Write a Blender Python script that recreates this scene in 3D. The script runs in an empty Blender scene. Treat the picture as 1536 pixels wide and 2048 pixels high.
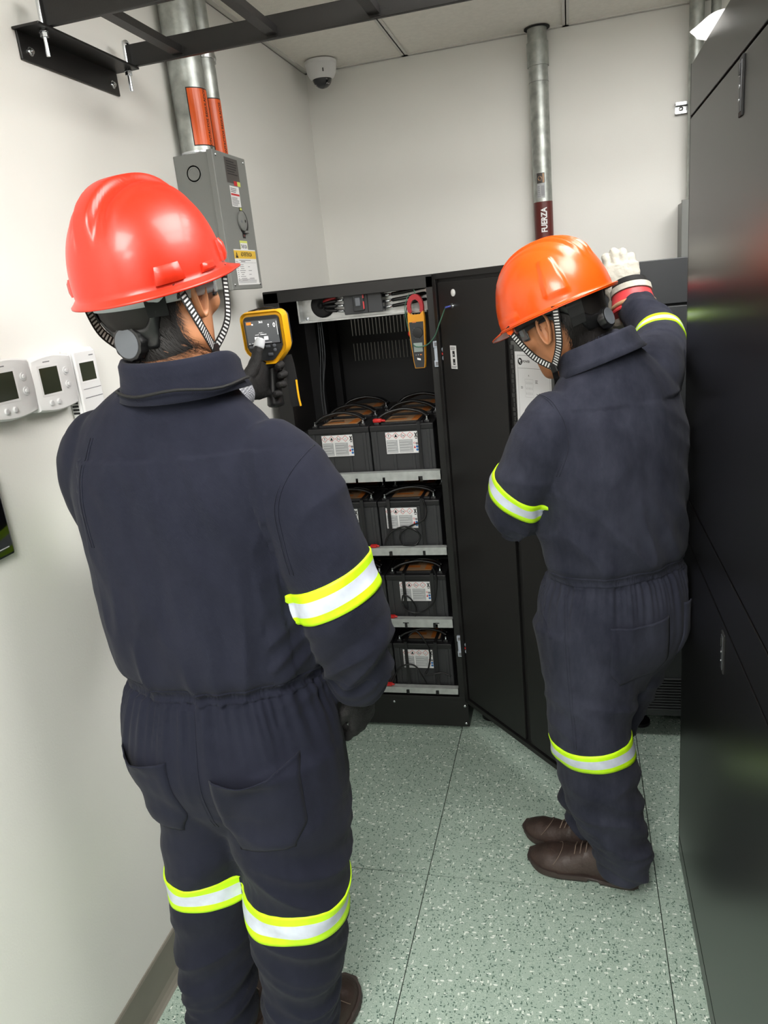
import bpy, bmesh, math, random
from mathutils import Vector, Matrix, noise
from mathutils.bvhtree import BVHTree
V = Vector
PI = math.pi
S = bpy.context.scene
C = S.collection
random.seed(7)

# ------------------------------------------------------------------ camera
cam = bpy.data.cameras.new('camera'); camo = bpy.data.objects.new('camera', cam); C.objects.link(camo)
cam.sensor_fit = 'VERTICAL'; cam.sensor_height = 36.0; cam.lens = 36.0 * 1486.0 / 2048.0
cam.clip_start = 0.02; cam.clip_end = 50
cx = V((0.96770591, 0.23090288, -0.10113911)); cy = V((0.02706726, 0.30371838, 0.95237729)); cz = V((0.25062447, -0.9243587, 0.28766016))
cz = cx.cross(cy).normalized(); cx = cy.cross(cz).normalized()
camo.matrix_world = Matrix(((cx.x, cy.x, cz.x, 0), (cx.y, cy.y, cz.y, 0), (cx.z, cy.z, cz.z, 1.58), (0, 0, 0, 1)))
S.camera = camo
# ------------------------------------------------------------------ world, light, exposure
w = bpy.data.worlds.new('world'); S.world = w; w.use_nodes = True
w.node_tree.nodes['Background'].inputs[0].default_value = (1, 1, 1, 1)
w.node_tree.nodes['Background'].inputs[1].default_value = 0.02
S.view_settings.view_transform = 'Standard'; S.view_settings.look = 'None'
S.view_settings.gamma = 1; S.view_settings.use_curve_mapping = False
S.view_settings.exposure = 0.27
LIGHTS = [(0.31, 1.405, 16), (-0.29, -0.395, 32), (0.91, 1.405, 17), (0.31, -1.595, 32)]
for lx, ly, e in LIGHTS:
    l = bpy.data.lights.new('panel_light', 'AREA'); l.shape = 'RECTANGLE'; l.size = 0.54; l.size_y = 1.14
    l.energy = e; l.color = (1, 0.985, 0.955)
    lo = bpy.data.objects.new('panel_light', l); C.objects.link(lo); lo.location = (lx, ly, 2.385)

# ------------------------------------------------------------------ materials
def lin(c):
    return tuple((v / 12.92 if v <= 0.04045 else ((v + 0.055) / 1.055) ** 2.4) for v in c)
def rgb(r, g, b): return lin((r / 255, g / 255, b / 255)) + (1,)
MATS = {}
def mat(name, col, rough=0.5, metal=0.0, bump=None, var=None, spec=None, emit=None, coat=None, trans=None):
    """bump=(scale, strength), var=(scale, amount, detail): tone variation"""
    m = bpy.data.materials.new(name); m.use_nodes = True; MATS[name] = m
    nt = m.node_tree; p = nt.nodes['Principled BSDF']
    p.inputs['Base Color'].default_value = col; p.inputs['Roughness'].default_value = rough
    p.inputs['Metallic'].default_value = metal
    if spec is not None: p.inputs['Specular IOR Level'].default_value = spec
    if coat: p.inputs['Coat Weight'].default_value = coat; p.inputs['Coat Roughness'].default_value = 0.12
    if trans: p.inputs['Transmission Weight'].default_value = trans
    if emit: p.inputs['Emission Color'].default_value = emit[0]; p.inputs['Emission Strength'].default_value = emit[1]
    tc = nt.nodes.new('ShaderNodeTexCoord')
    if var:
        n = nt.nodes.new('ShaderNodeTexNoise'); n.inputs['Scale'].default_value = var[0]; n.inputs['Detail'].default_value = var[2] if len(var) > 2 else 3
        nt.links.new(tc.outputs['Object'], n.inputs['Vector'])
        r = nt.nodes.new('ShaderNodeValToRGB'); r.color_ramp.elements[0].position = 0.35; r.color_ramp.elements[1].position = 0.65
        a = var[1]
        r.color_ramp.elements[0].color = tuple(max(0, c * (1 - a)) for c in col[:3]) + (1,)
        r.color_ramp.elements[1].color = tuple(min(1, c * (1 + a)) for c in col[:3]) + (1,)
        nt.links.new(n.outputs['Fac'], r.inputs['Fac']); nt.links.new(r.outputs['Color'], p.inputs['Base Color'])
    if bump:
        n = nt.nodes.new('ShaderNodeTexNoise'); n.inputs['Scale'].default_value = bump[0]; n.inputs['Detail'].default_value = 3
        nt.links.new(tc.outputs['Object'], n.inputs['Vector'])
        b = nt.nodes.new('ShaderNodeBump'); b.inputs['Strength'].default_value = bump[1]; b.inputs['Distance'].default_value = 0.004
        nt.links.new(n.outputs['Fac'], b.inputs['Height']); nt.links.new(b.outputs['Normal'], p.inputs['Normal'])
    return m
mat('wall_paint', rgb(232, 231, 226), 0.5, bump=(220, 0.06), var=(3, 0.012))
mat('ceiling_tile', rgb(240, 237, 228), 0.9, bump=(320, 0.35), var=(60, 0.03, 6))
mat('ceiling_bar', rgb(215, 213, 207), 0.6)
mat('base_rubber', rgb(122, 118, 108), 0.45, var=(8, 0.05))
mat('joint_dark', rgb(46, 56, 50), 0.9)
mat('black_steel', rgb(22, 21, 21), 0.42, bump=(500, 0.08), var=(5, 0.08))
mat('black_inner', rgb(24, 24, 26), 0.55)
mat('ladder_steel', rgb(18, 16, 15), 0.42, bump=(300, 0.08), var=(9, 0.2, 5))
mat('rack_black', rgb(17, 16, 16), 0.3, bump=(600, 0.035), var=(4, 0.06))
mat('grey_dark_steel', rgb(52, 54, 56), 0.45, bump=(500, 0.06))
mat('zinc', rgb(188, 190, 190), 0.28, 1.0, bump=(60, 0.12), var=(25, 0.12, 5))
mat('galvanised', rgb(172, 176, 172), 0.42, 0.85, bump=(45, 0.2), var=(28, 0.22, 4))
mat('galvanised_lip', rgb(186, 190, 188), 0.4, 0.3, bump=(45, 0.15), var=(40, 0.10, 5))
mat('bright_zinc', rgb(215, 218, 222), 0.22, 1.0)
mat('box_grey', rgb(122, 124, 121), 0.4, bump=(400, 0.05))
mat('box_grey_dark', rgb(92, 94, 92), 0.45)
mat('white_plastic', rgb(226, 226, 226), 0.38)
mat('white_plastic_shade', rgb(205, 205, 206), 0.45)
mat('lcd', rgb(52, 56, 44), 0.15)
mat('lcd_pale', rgb(150, 162, 158), 0.2)
mat('black_gloss', rgb(8, 8, 9), 0.06, coat=0.5)
mat('black_plastic', rgb(22, 22, 23), 0.42)
mat('black_matte', rgb(12, 12, 13), 0.75)
mat('dark_grey_plastic', rgb(52, 54, 57), 0.45)
mat('grey_plastic', rgb(96, 100, 106), 0.45)
mat('battery_case', rgb(50, 51, 53), 0.48, bump=(300, 0.1))
mat('battery_lid', rgb(28, 28, 30), 0.4)
mat('label_white', rgb(232, 232, 232), 0.5)
mat('label_grey', rgb(176, 178, 180), 0.5)
mat('print_black', rgb(22, 22, 24), 0.6)
mat('print_red', rgb(196, 34, 40), 0.5)
mat('print_blue', rgb(44, 110, 180), 0.5)
mat('print_dim', rgb(120, 120, 124), 0.6)
mat('print_orange', rgb(206, 120, 50), 0.5)
mat('label_tan', rgb(178, 142, 108), 0.5)
mat('label_yellow', rgb(232, 190, 60), 0.5)
mat('label_lime', rgb(214, 222, 110), 0.5)
mat('label_orange', rgb(226, 92, 26), 0.35)
mat('label_maroon', rgb(92, 28, 22), 0.4)
mat('label_darkbrown', rgb(66, 60, 58), 0.4)
mat('cable_black', rgb(18, 18, 19), 0.35)
mat('cable_red', rgb(150, 22, 24), 0.4)
mat('zinc_plate', rgb(188, 196, 208), 0.4, 0.15)
mat('cable_green', rgb(70, 112, 92), 0.4)
mat('cable_blue', rgb(60, 70, 150), 0.4)
mat('red_plastic', rgb(196, 36, 34), 0.4)
mat('jaw_red', rgb(158, 30, 38), 0.42)
mat('meter_yellow', rgb(240, 176, 22), 0.38)
mat('meter_orange', rgb(214, 146, 28), 0.4)
mat('meter_dark', rgb(40, 42, 45), 0.45)
mat('screen', rgb(70, 72, 74), 0.25, emit=(rgb(92, 94, 96), 0.5))
mat('screen_white', rgb(240, 240, 240), 0.4, emit=(rgb(240, 240, 240), 0.8))
mat('screen_orange', rgb(240, 130, 40), 0.4, emit=(rgb(240, 130, 40), 0.7))
mat('paper', rgb(236, 237, 240), 0.7)
def thin_paper():
    m = bpy.data.materials.new('thin_paper'); m.use_nodes = True; MATS['thin_paper'] = m; nt = m.node_tree; nt.nodes.remove(nt.nodes['Principled BSDF'])
    d = nt.nodes.new('ShaderNodeBsdfDiffuse'); t = nt.nodes.new('ShaderNodeBsdfTranslucent'); x = nt.nodes.new('ShaderNodeMixShader'); x.inputs[0].default_value = 0.32
    d.inputs[0].default_value = t.inputs[0].default_value = rgb(222, 222, 220)
    nt.links.new(d.outputs[0], x.inputs[1]); nt.links.new(t.outputs[0], x.inputs[2]); nt.links.new(x.outputs[0], nt.nodes['Material Output'].inputs[0])
thin_paper()
mat('pouch', rgb(92, 94, 92), 0.3)
mat('glow', rgb(255, 252, 244), 0.5, emit=((1, 0.985, 0.955, 1), 6))
mat('skin', rgb(182, 124, 86), 0.5, bump=(160, 0.12), var=(14, 0.12, 4))
mat('lip', rgb(140, 78, 62), 0.5)
mat('eye_white', rgb(225, 220, 212), 0.25)
mat('iris', rgb(40, 24, 14), 0.2)
mat('hair', rgb(20, 15, 13), 0.62)
mat('hair_stubble', rgb(58, 42, 34), 0.6)
mat('helmet_red', rgb(203, 44, 20), 0.38, bump=(90, 0.03), var=(6, 0.06, 5), coat=0.2)
mat('helmet_orange', rgb(242, 86, 14), 0.3, bump=(90, 0.02), var=(6, 0.04, 5), coat=0.3)
mat('silver_tape', rgb(205, 212, 226), 0.42, var=(40, 0.08, 3))
mat('lime_tape', rgb(200, 255, 22), 0.55, var=(60, 0.06, 3))
mat('leather_brown', rgb(56, 43, 38), 0.5, bump=(120, 0.3), var=(18, 0.25, 5))
mat('sole_dark', rgb(56, 46, 42), 0.6, bump=(90, 0.3))
mat('stitch', rgb(120, 104, 92), 0.6)
mat('glove_black', rgb(20, 19, 19), 0.75, bump=(500, 0.4))
mat('glove_white', rgb(190, 186, 174), 0.7, bump=(90, 0.5), var=(30, 0.08, 5))
mat('glove_grey', rgb(196, 200, 204), 0.6)
mat('cuff_red', rgb(206, 62, 66), 0.45)
mat('denim', rgb(86, 98, 130), 0.8)
mat('gold', rgb(196, 150, 80), 0.3, 0.8)
mat('sock_grey', rgb(120, 122, 126), 0.9)
mat('lens_grey', rgb(200, 206, 212), 0.05, trans=0.92)
def checker(name, c1, c2, scale, rough=0.7):
    m = mat(name, c1, rough); nt = m.node_tree; p = nt.nodes['Principled BSDF']
    t = nt.nodes.new('ShaderNodeTexChecker'); t.inputs['Scale'].default_value = scale
    t.inputs['Color1'].default_value = c1; t.inputs['Color2'].default_value = c2
    tc = nt.nodes.new('ShaderNodeTexCoord'); nt.links.new(tc.outputs['Object'], t.inputs['Vector']); nt.links.new(t.outputs['Color'], p.inputs['Base Color'])
checker('knit', rgb(190, 192, 198), rgb(80, 82, 92), 420)
# navy twill: fine diagonal weave, lint and a few dusty scuffs
def navy(name, dust):
    m = mat(name, rgb(40, 42, 56), 0.88, spec=0.15); nt = m.node_tree; p = nt.nodes['Principled BSDF']
    tc = nt.nodes.new('ShaderNodeTexCoord')
    p.inputs['Sheen Weight'].default_value = 0.04; p.inputs['Sheen Roughness'].default_value = 0.5
    wv = nt.nodes.new('ShaderNodeTexWave'); wv.inputs['Scale'].default_value = 260; wv.bands_direction = 'DIAGONAL'; wv.inputs['Distortion'].default_value = 1.5
    nt.links.new(tc.outputs['Object'], wv.inputs['Vector'])
    n2 = nt.nodes.new('ShaderNodeTexNoise'); n2.inputs['Scale'].default_value = 55; n2.inputs['Detail'].default_value = 5
    nt.links.new(tc.outputs['Object'], n2.inputs['Vector'])
    ad = nt.nodes.new('ShaderNodeMath'); ad.operation = 'MULTIPLY_ADD'; ad.inputs[1].default_value = 0.25
    nt.links.new(wv.outputs['Fac'], ad.inputs[0]); nt.links.new(n2.outputs['Fac'], ad.inputs[2])
    b = nt.nodes.new('ShaderNodeBump'); b.inputs['Strength'].default_value = 0.25; b.inputs['Distance'].default_value = 0.003
    nt.links.new(ad.outputs[0], b.inputs['Height']); nt.links.new(b.outputs['Normal'], p.inputs['Normal'])
    n = nt.nodes.new('ShaderNodeTexNoise'); n.inputs['Scale'].default_value = 4.5; n.inputs['Detail'].default_value = 9; n.inputs['Roughness'].default_value = 0.72
    mp = nt.nodes.new('ShaderNodeMapping'); mp.inputs['Scale'].default_value = (1.6, 1.6, 0.7)
    nt.links.new(tc.outputs['Object'], mp.inputs['Vector']); nt.links.new(mp.outputs['Vector'], n.inputs['Vector'])
    r = nt.nodes.new('ShaderNodeValToRGB'); r.color_ramp.elements[0].position = 0.3; r.color_ramp.elements[0].color = rgb(24, 26, 38)
    r.color_ramp.elements[1].position = 0.8; r.color_ramp.elements[1].color = rgb(29 + dust, 31 + dust, 44 + dust)
    nt.links.new(n.outputs['Fac'], r.inputs['Fac']); nt.links.new(r.outputs['Color'], p.inputs['Base Color'])
navy('navy_twill', 8); navy('navy_twill_dusty', 34)
# speckled vinyl floor
def floor_mat():
    m = mat('vinyl', rgb(150, 172, 158), 0.32); nt = m.node_tree; p = nt.nodes['Principled BSDF']
    g = nt.nodes.new('ShaderNodeNewGeometry')
    nz = nt.nodes.new('ShaderNodeTexNoise'); nz.inputs['Scale'].default_value = 30; nz.inputs['Detail'].default_value = 5
    nt.links.new(g.outputs['Position'], nz.inputs['Vector'])
    base = nt.nodes.new('ShaderNodeMix'); base.data_type = 'RGBA'
    base.inputs[6].default_value = rgb(154, 172, 159); base.inputs[7].default_value = rgb(168, 185, 173)
    nt.links.new(nz.outputs['Fac'], base.inputs[0]); last = base.outputs[2]
    specs = [((60, 150, 1), 0.25, 0.33, 0.93, rgb(226, 232, 224)), ((160, 70, 1), 0.9, 0.33, 0.93, rgb(220, 228, 218)),
             ((110, 250, 1), 1.9, 0.34, 0.90, rgb(60, 88, 78)), ((240, 100, 1), 2.4, 0.34, 0.90, rgb(76, 100, 88)), ((300, 300, 1), 0.1, 0.34, 0.78, rgb(118, 140, 126)), ((280, 260, 1), 0.6, 0.34, 0.88, rgb(190, 203, 191))]
    for sc, rot, dth, cth, col in specs:
        mp = nt.nodes.new('ShaderNodeMapping'); mp.inputs['Scale'].default_value = sc; mp.inputs['Rotation'].default_value = (0, 0, rot); mp.inputs['Location'].default_value = (rot * 7, sc[0], 0)
        nt.links.new(g.outputs['Position'], mp.inputs['Vector'])
        v = nt.nodes.new('ShaderNodeTexVoronoi'); v.voronoi_dimensions = '2D'; v.inputs['Scale'].default_value = 1.0
        nt.links.new(mp.outputs['Vector'], v.inputs['Vector'])
        a = nt.nodes.new('ShaderNodeMath'); a.operation = 'LESS_THAN'; a.inputs[1].default_value = dth; nt.links.new(v.outputs['Distance'], a.inputs[0])
        sp = nt.nodes.new('ShaderNodeSeparateColor'); nt.links.new(v.outputs['Color'], sp.inputs[0])
        c = nt.nodes.new('ShaderNodeMath'); c.operation = 'GREATER_THAN'; c.inputs[1].default_value = cth; nt.links.new(sp.outputs[0], c.inputs[0])
        mu = nt.nodes.new('ShaderNodeMath'); mu.operation = 'MULTIPLY'; nt.links.new(a.outputs[0], mu.inputs[0]); nt.links.new(c.outputs[0], mu.inputs[1])
        mx = nt.nodes.new('ShaderNodeMix'); mx.data_type = 'RGBA'; nt.links.new(mu.outputs[0], mx.inputs[0]); nt.links.new(last, mx.inputs[6]); mx.inputs[7].default_value = col
        last = mx.outputs[2]
    nt.links.new(last, p.inputs['Base Color'])
floor_mat()
# black/white striped webbing, stripes follow the strap's own UV
def webbing():
    m = mat('webbing', rgb(20, 20, 20), 0.7); nt = m.node_tree; p = nt.nodes['Principled BSDF']
    uv = nt.nodes.new('ShaderNodeUVMap'); sx = nt.nodes.new('ShaderNodeSeparateXYZ'); nt.links.new(uv.outputs[0], sx.inputs[0])
    f = nt.nodes.new('ShaderNodeMath'); f.operation = 'FRACT'; nt.links.new(sx.outputs[1], f.inputs[0])
    g = nt.nodes.new('ShaderNodeMath'); g.operation = 'GREATER_THAN'; g.inputs[1].default_value = 0.5; nt.links.new(f.outputs[0], g.inputs[0])
    a = nt.nodes.new('ShaderNodeMath'); a.operation = 'SUBTRACT'; a.inputs[1].default_value = 0.5; nt.links.new(sx.outputs[0], a.inputs[0])
    ab = nt.nodes.new('ShaderNodeMath'); ab.operation = 'ABSOLUTE'; nt.links.new(a.outputs[0], ab.inputs[0])
    l = nt.nodes.new('ShaderNodeMath'); l.operation = 'LESS_THAN'; l.inputs[1].default_value = 0.34; nt.links.new(ab.outputs[0], l.inputs[0])
    mu = nt.nodes.new('ShaderNodeMath'); mu.operation = 'MULTIPLY'; nt.links.new(g.outputs[0], mu.inputs[0]); nt.links.new(l.outputs[0], mu.inputs[1])
    mx = nt.nodes.new('ShaderNodeMix'); mx.data_type = 'RGBA'; nt.links.new(mu.outputs[0], mx.inputs[0])
    mx.inputs[6].default_value = rgb(18, 18, 18); mx.inputs[7].default_value = rgb(205, 205, 205); nt.links.new(mx.outputs[2], p.inputs['Base Color'])
webbing()

# ------------------------------------------------------------------ object helpers
WL = {}
def tag(o, label=None, cat=None, group=None, kind=None):
    if label: o['label'] = label
    if cat: o['category'] = cat
    if group: o['group'] = group
    if kind: o['kind'] = kind
    return o
def thing(name, label, cat, loc, group=None):
    o = bpy.data.objects.new(name, None); o.empty_display_size = 0.05; C.objects.link(o); o.location = loc; WL[o.name] = V(loc)
    return tag(o, label, cat, group)
def dup(root, delta, label=None, group=None):
    r = root.copy(); C.objects.link(r); r.location = root.location + V(delta); WL[r.name] = r.location.copy()
    if label: r['label'] = label
    if group: r['group'] = group
    for ch in list(root.children):
        c = ch.copy(); C.objects.link(c); c.parent = r
        for g in list(ch.children):
            d = g.copy(); C.objects.link(d); d.parent = c
    return r
def link(name, me, parent=None, mats=(), smooth=False, origin=None):
    """me holds WORLD coordinates"""
    o = bpy.data.objects.new(name, me); C.objects.link(o)
    for m in mats: me.materials.append(MATS[m])
    if parent is not None:
        off = WL[parent.name]; o.parent = parent
    else:
        if origin is None:
            if len(me.vertices):
                xs = [v.co for v in me.vertices]
                origin = V(((min(v.x for v in xs) + max(v.x for v in xs)) / 2, (min(v.y for v in xs) + max(v.y for v in xs)) / 2, min(v.z for v in xs)))
            else: origin = V((0, 0, 0))
        off = V(origin); o.location = off
    WL[o.name] = V(off)
    me.transform(Matrix.Translation(-off))
    if smooth:
        for p in me.polygons: p.use_smooth = True
        if smooth == 'auto':
            me.set_sharp_from_angle(angle=math.radians(38))
    return o
class B:
    def __init__(s): s.v = []; s.f = []; s.m = []; s.uv = {}
    def add(s, vs, fs, mi=0):
        k = len(s.v); s.v += [V(v) for v in vs]
        for f in fs: s.f.append(tuple(k + i for i in f)); s.m.append(mi)
    def box(s, a, b, mi=0, M=None, bev=0.0):
        a = V(a); b = V(b)
        lo = V((min(a.x, b.x), min(a.y, b.y), min(a.z, b.z))); hi = V((max(a.x, b.x), max(a.y, b.y), max(a.z, b.z)))
        if bev > 0:
            bm = bmesh.new(); bmesh.ops.create_cube(bm, size=1)
            for v in bm.verts: v.co = V((lo.x if v.co.x < 0 else hi.x, lo.y if v.co.y < 0 else hi.y, lo.z if v.co.z < 0 else hi.z))
            bev = min(bev, 0.45 * min(hi - lo))
            bmesh.ops.bevel(bm, geom=bm.edges[:] + bm.verts[:], offset=bev, segments=2, affect='EDGES', profile=0.5)
            bm.verts.index_update(); vs = [v.co.copy() for v in bm.verts]; fs = [[v.index for v in f.verts] for f in bm.faces]; bm.free()
        else:
            vs = [V((x, y, z)) for x in (lo.x, hi.x) for y in (lo.y, hi.y) for z in (lo.z, hi.z)]
            fs = [(0, 1, 3, 2), (4, 6, 7, 5), (0, 4, 5, 1), (2, 3, 7, 6), (0, 2, 6, 4), (1, 5, 7, 3)]
        if M: vs = [M @ v for v in vs]
        s.add(vs, fs, mi)
    def loft(s, rings, mi=0, cap=True, closed=True):
        n = len(rings[0]); vs = [p for r in rings for p in r]; fs = []
        for i in range(len(rings) - 1):
            for j in range(n if closed else n - 1):
                a = i * n + j; b = i * n + (j + 1) % n; fs.append((a, b, b + n, a + n))
        if cap and closed:
            fs.append(tuple(reversed(range(n)))); fs.append(tuple((len(rings) - 1) * n + j for j in range(n)))
        s.add(vs, fs, mi)
    def cyl(s, p0, p1, r0, r1=None, n=24, mi=0, cap=True):
        r1 = r0 if r1 is None else r1; p0 = V(p0); p1 = V(p1); t = (p1 - p0).normalized(); a = t.orthogonal().normalized(); b = t.cross(a)
        R = [[p + (a * math.cos(2 * PI * k / n) + b * math.sin(2 * PI * k / n)) * r for k in range(n)] for p, r in ((p0, r0), (p1, r1))]
        s.loft(R, mi, cap)
    def lathe(s, o, axis, prof, n=32, mi=0):
        """prof [(dist along axis, radius)]"""
        o = V(o); t = V(axis).normalized(); a = t.orthogonal().normalized(); b = t.cross(a)
        s.loft([[o + t * d + (a * math.cos(2 * PI * k / n) + b * math.sin(2 * PI * k / n)) * max(r, 1e-4) for k in range(n)] for d, r in prof], mi)
    def tube(s, pts, r, n=8, mi=0, smooth=4):
        P = spline(pts, smooth) if smooth else [V(p) for p in pts]
        R = []; a = None
        for i, p in enumerate(P):
            t = (P[min(i + 1, len(P) - 1)] - P[max(i - 1, 0)]).normalized()
            a = t.orthogonal().normalized() if a is None else (a - t * a.dot(t)).normalized()
            b = t.cross(a); rr = r(i / (len(P) - 1)) if callable(r) else r
            R.append([p + (a * math.cos(2 * PI * k / n) + b * math.sin(2 * PI * k / n)) * rr for k in range(n)])
        s.loft(R, mi)
    def prism(s, pts2, o, u, v, nrm, d, mi=0):
        """extrude polygon (u,v) by d along nrm"""
        o = V(o); u = V(u); v = V(v); nrm = V(nrm); n = len(pts2)
        a = [o + u * x + v * y for x, y in pts2]; b = [p + nrm * d for p in a]
        s.add(a + b, [tuple(reversed(range(n))), tuple(range(n, 2 * n))] + [(i, (i + 1) % n, (i + 1) % n + n, i + n) for i in range(n)], mi)
    def build(s, name, mats, parent=None, smooth=False, origin=None):
        me = bpy.data.meshes.new(name); me.from_pydata([tuple(v) for v in s.v], [], s.f)
        bm = bmesh.new(); bm.from_mesh(me); bmesh.ops.recalc_face_normals(bm, faces=bm.faces); bm.to_mesh(me); bm.free()
        me.polygons.foreach_set('material_index', s.m)
        return link(name, me, parent, [mats] if isinstance(mats, str) else mats, smooth, origin)
def spline(pts, k=4):
    P = [V(p) for p in pts]
    if len(P) < 3 or k < 2: return P
    out = []
    for i in range(len(P) - 1):
        p0 = P[max(i - 1, 0)]; p1 = P[i]; p2 = P[i + 1]; p3 = P[min(i + 2, len(P) - 1)]
        for j in range(k):
            t = j / k
            out.append(0.5 * ((2 * p1) + (p2 - p0) * t + (2 * p0 - 5 * p1 + 4 * p2 - p3) * t * t + (3 * p1 - p0 - 3 * p2 + p3) * t ** 3))
    out.append(P[-1]); return out
def wl(a): return a
class Print:
    """flat print: quads laid on a plane o + u*x + v*y, each layer 0.15 mm above the last"""
    def __init__(s, o, u, v, wrap=None):
        s.b = B(); s.o = V(o); s.u = V(u).normalized(); s.v = V(v).normalized(); s.n = s.u.cross(s.v); s.wrap = wrap; s.mats = []
    def mi(s, m):
        if m not in s.mats: s.mats.append(m)
        return s.mats.index(m)
    def P(s, x, y, l):
        if s.wrap:   # wrap=(axis point o, radius): x is arc length
            r = s.wrap; a = x / r
            return s.o + s.n * ((r + l) * math.cos(a)) + s.u * ((r + l) * math.sin(a)) + s.v * y
        return s.o + s.u * x + s.v * y + s.n * l
    def poly(s, pts, m, l=1):
        s.b.add([s.P(x, y, l * 0.00015) for x, y in pts], [tuple(range(len(pts)))], s.mi(m))
    def rect(s, x0, y0, x1, y1, m, l=1):
        if s.wrap:
            k = max(1, int(abs(x1 - x0) / s.wrap / 0.15))
            for i in range(k):
                a = x0 + (x1 - x0) * i / k; b = x0 + (x1 - x0) * (i + 1) / k
                s.poly([(a, y0), (b, y0), (b, y1), (a, y1)], m, l)
        else: s.poly([(x0, y0), (x1, y0), (x1, y1), (x0, y1)], m, l)
    def lines(s, x0, y0, x1, y1, n, m, l=1, fill=0.5, rnd=True):
        h = (y1 - y0) / n
        for i in range(n):
            y = y1 - (i + 1) * h; e = x1 - (random.random() * 0.35 * (x1 - x0) if rnd else 0)
            s.rect(x0, y, e, y + h * fill, m, l)
    def text(s, txt, x, y, size, m, l=2, rot=0, bold=0.0, align='CENTER', sx=1.0):
        cu = bpy.data.curves.new('t', 'FONT'); cu.body = txt; cu.size = size; cu.align_x = align; cu.align_y = 'CENTER'; cu.offset = bold; cu.resolution_u = 3
        o = bpy.data.objects.new('t', cu); C.objects.link(o); bpy.context.view_layer.update()
        me = bpy.data.meshes.new_from_object(o.evaluated_get(bpy.context.evaluated_depsgraph_get()))
        bpy.data.objects.remove(o); bpy.data.curves.remove(cu)
        if s.wrap:   # short edges so the letters follow the pipe
            bm = bmesh.new(); bm.from_mesh(me); bmesh.ops.triangulate(bm, faces=bm.faces)
            for _ in range(6):
                L = [e for e in bm.edges if e.calc_length() > max(.0025, size * .12)]
                if not L: break
                bmesh.ops.subdivide_edges(bm, edges=L, cuts=1); bmesh.ops.triangulate(bm, faces=bm.faces)
            bm.to_mesh(me); bm.free()
        c, sn = math.cos(rot), math.sin(rot)
        vs = [(x + (v.co.x * sx * c - v.co.y * sn), y + (v.co.x * sx * sn + v.co.y * c)) for v in me.vertices]
        s.b.add([s.P(a, b, l * 0.00015) for a, b in vs], [tuple(p.vertices) for p in me.polygons], s.mi(m)); bpy.data.meshes.remove(me)
    def disc(s, x, y, r, m, l=1, n=16, sy=1): s.poly([(x + r * math.cos(2 * PI * k / n), y + sy * r * math.sin(2 * PI * k / n)) for k in range(n)], m, l)
    def build(s, name, parent):
        me = bpy.data.meshes.new(name); me.from_pydata([tuple(v) for v in s.b.v], [], s.b.f); me.polygons.foreach_set('material_index', s.b.m)
        return link(name, me, parent, s.mats)
def frame_of(axis_v, u):
    """matrix with columns u, n x.. for boxes"""
    pass
#PART2
# ------------------------------------------------------------------ the room
def struct(b, name, mats, parent=None, **k):
    o = b.build(name, mats, parent, **k)
    if parent is None: o['kind'] = 'structure'
    return o
XL, XR, YB, YF, ZC = -1.0, 1.62, 3.2, -2.8, 2.42
b = B(); b.box((XL, YF, -0.12), (XR, YB, -0.004)); fl = struct(b, 'floor', 'joint_dark')
xs = [XL, -0.43, 0.18, 0.79, 1.40, XR]; ys = [YF, -2.015, -1.405, -0.795, -0.185, 0.425, 1.035, 1.645, 2.255, 2.865, YB]
for i in range(5):
    for j in range(10):
        g = 0.0013
        b = B(); b.box((xs[i] + g, ys[j] + g, -0.004), (xs[i + 1] - g, ys[j + 1] - g, 0)); b.build('tile', 'vinyl', fl)
b = B(); b.box((XL - 0.1, YF - 0.1, -0.12), (XL, YB + 0.1, 2.6)); struct(b, 'wall_left', 'wall_paint')
b = B(); b.box((XR, YF - 0.1, -0.12), (XR + 0.1, YB + 0.1, 2.6)); struct(b, 'wall_right', 'wall_paint')
b = B(); b.box((XL, YB, -0.12), (XR, YB + 0.1, 2.6)); struct(b, 'wall_back', 'wall_paint')
b = B(); b.box((XL, YF - 0.1, -0.12), (XR, YF, 2.6)); struct(b, 'wall_front', 'wall_paint')
def baseboard(name, p0, p1, n):
    p0 = V(p0); p1 = V(p1); n = V(n); t = (p1 - p0)
    prof = [(0, 0), (0.022, 0), (0.016, 0.004), (0.010, 0.012), (0.006, 0.025), (0.005, 0.112), (0.003, 0.117), (0, 0.118)]
    b = B(); b.loft([[p + n * x + V((0, 0, z)) for x, z in prof] for p in (p0, p1)]); return struct(b, name, 'base_rubber')
baseboard('baseboard_left', (XL, YF, 0), (XL, YB, 0), (1, 0, 0))
baseboard('baseboard_back', (XL, YB, 0), (XR, YB, 0), (0, -1, 0))
baseboard('baseboard_right', (XR, YF, 0), (XR, YB, 0), (-1, 0, 0))
# suspended ceiling: slab, T-bars, lay-in tiles; lamps take four cells
b = B(); b.box((XL, YF, 2.60), (XR, YB, 2.66)); ceil = struct(b, 'ceiling', 'wall_paint')
cxs = [XL, -0.59, 0.01, 0.61, 1.21, XR]; cys = [YF, -2.195, -1.595, -0.995, -0.395, 0.205, 0.805, 1.405, 2.005, 2.605, YB]
lamp_cells = set()
for lx, ly, e in LIGHTS:
    for i in range(5):
        for j in range(10):
            if cxs[i] < lx < cxs[i + 1] and cys[j] >= ly - 0.61 and cys[j + 1] <= ly + 0.61: lamp_cells.add((i, j))
for i in range(5):
    for j in range(10):
        if (i, j) in lamp_cells: continue
        b = B(); b.box((cxs[i] + 0.004, cys[j] + 0.004, ZC + 0.004), (cxs[i + 1] - 0.004, cys[j + 1] - 0.004, ZC + 0.02)); b.build('ceiling_tile', 'ceiling_tile', ceil)
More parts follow.
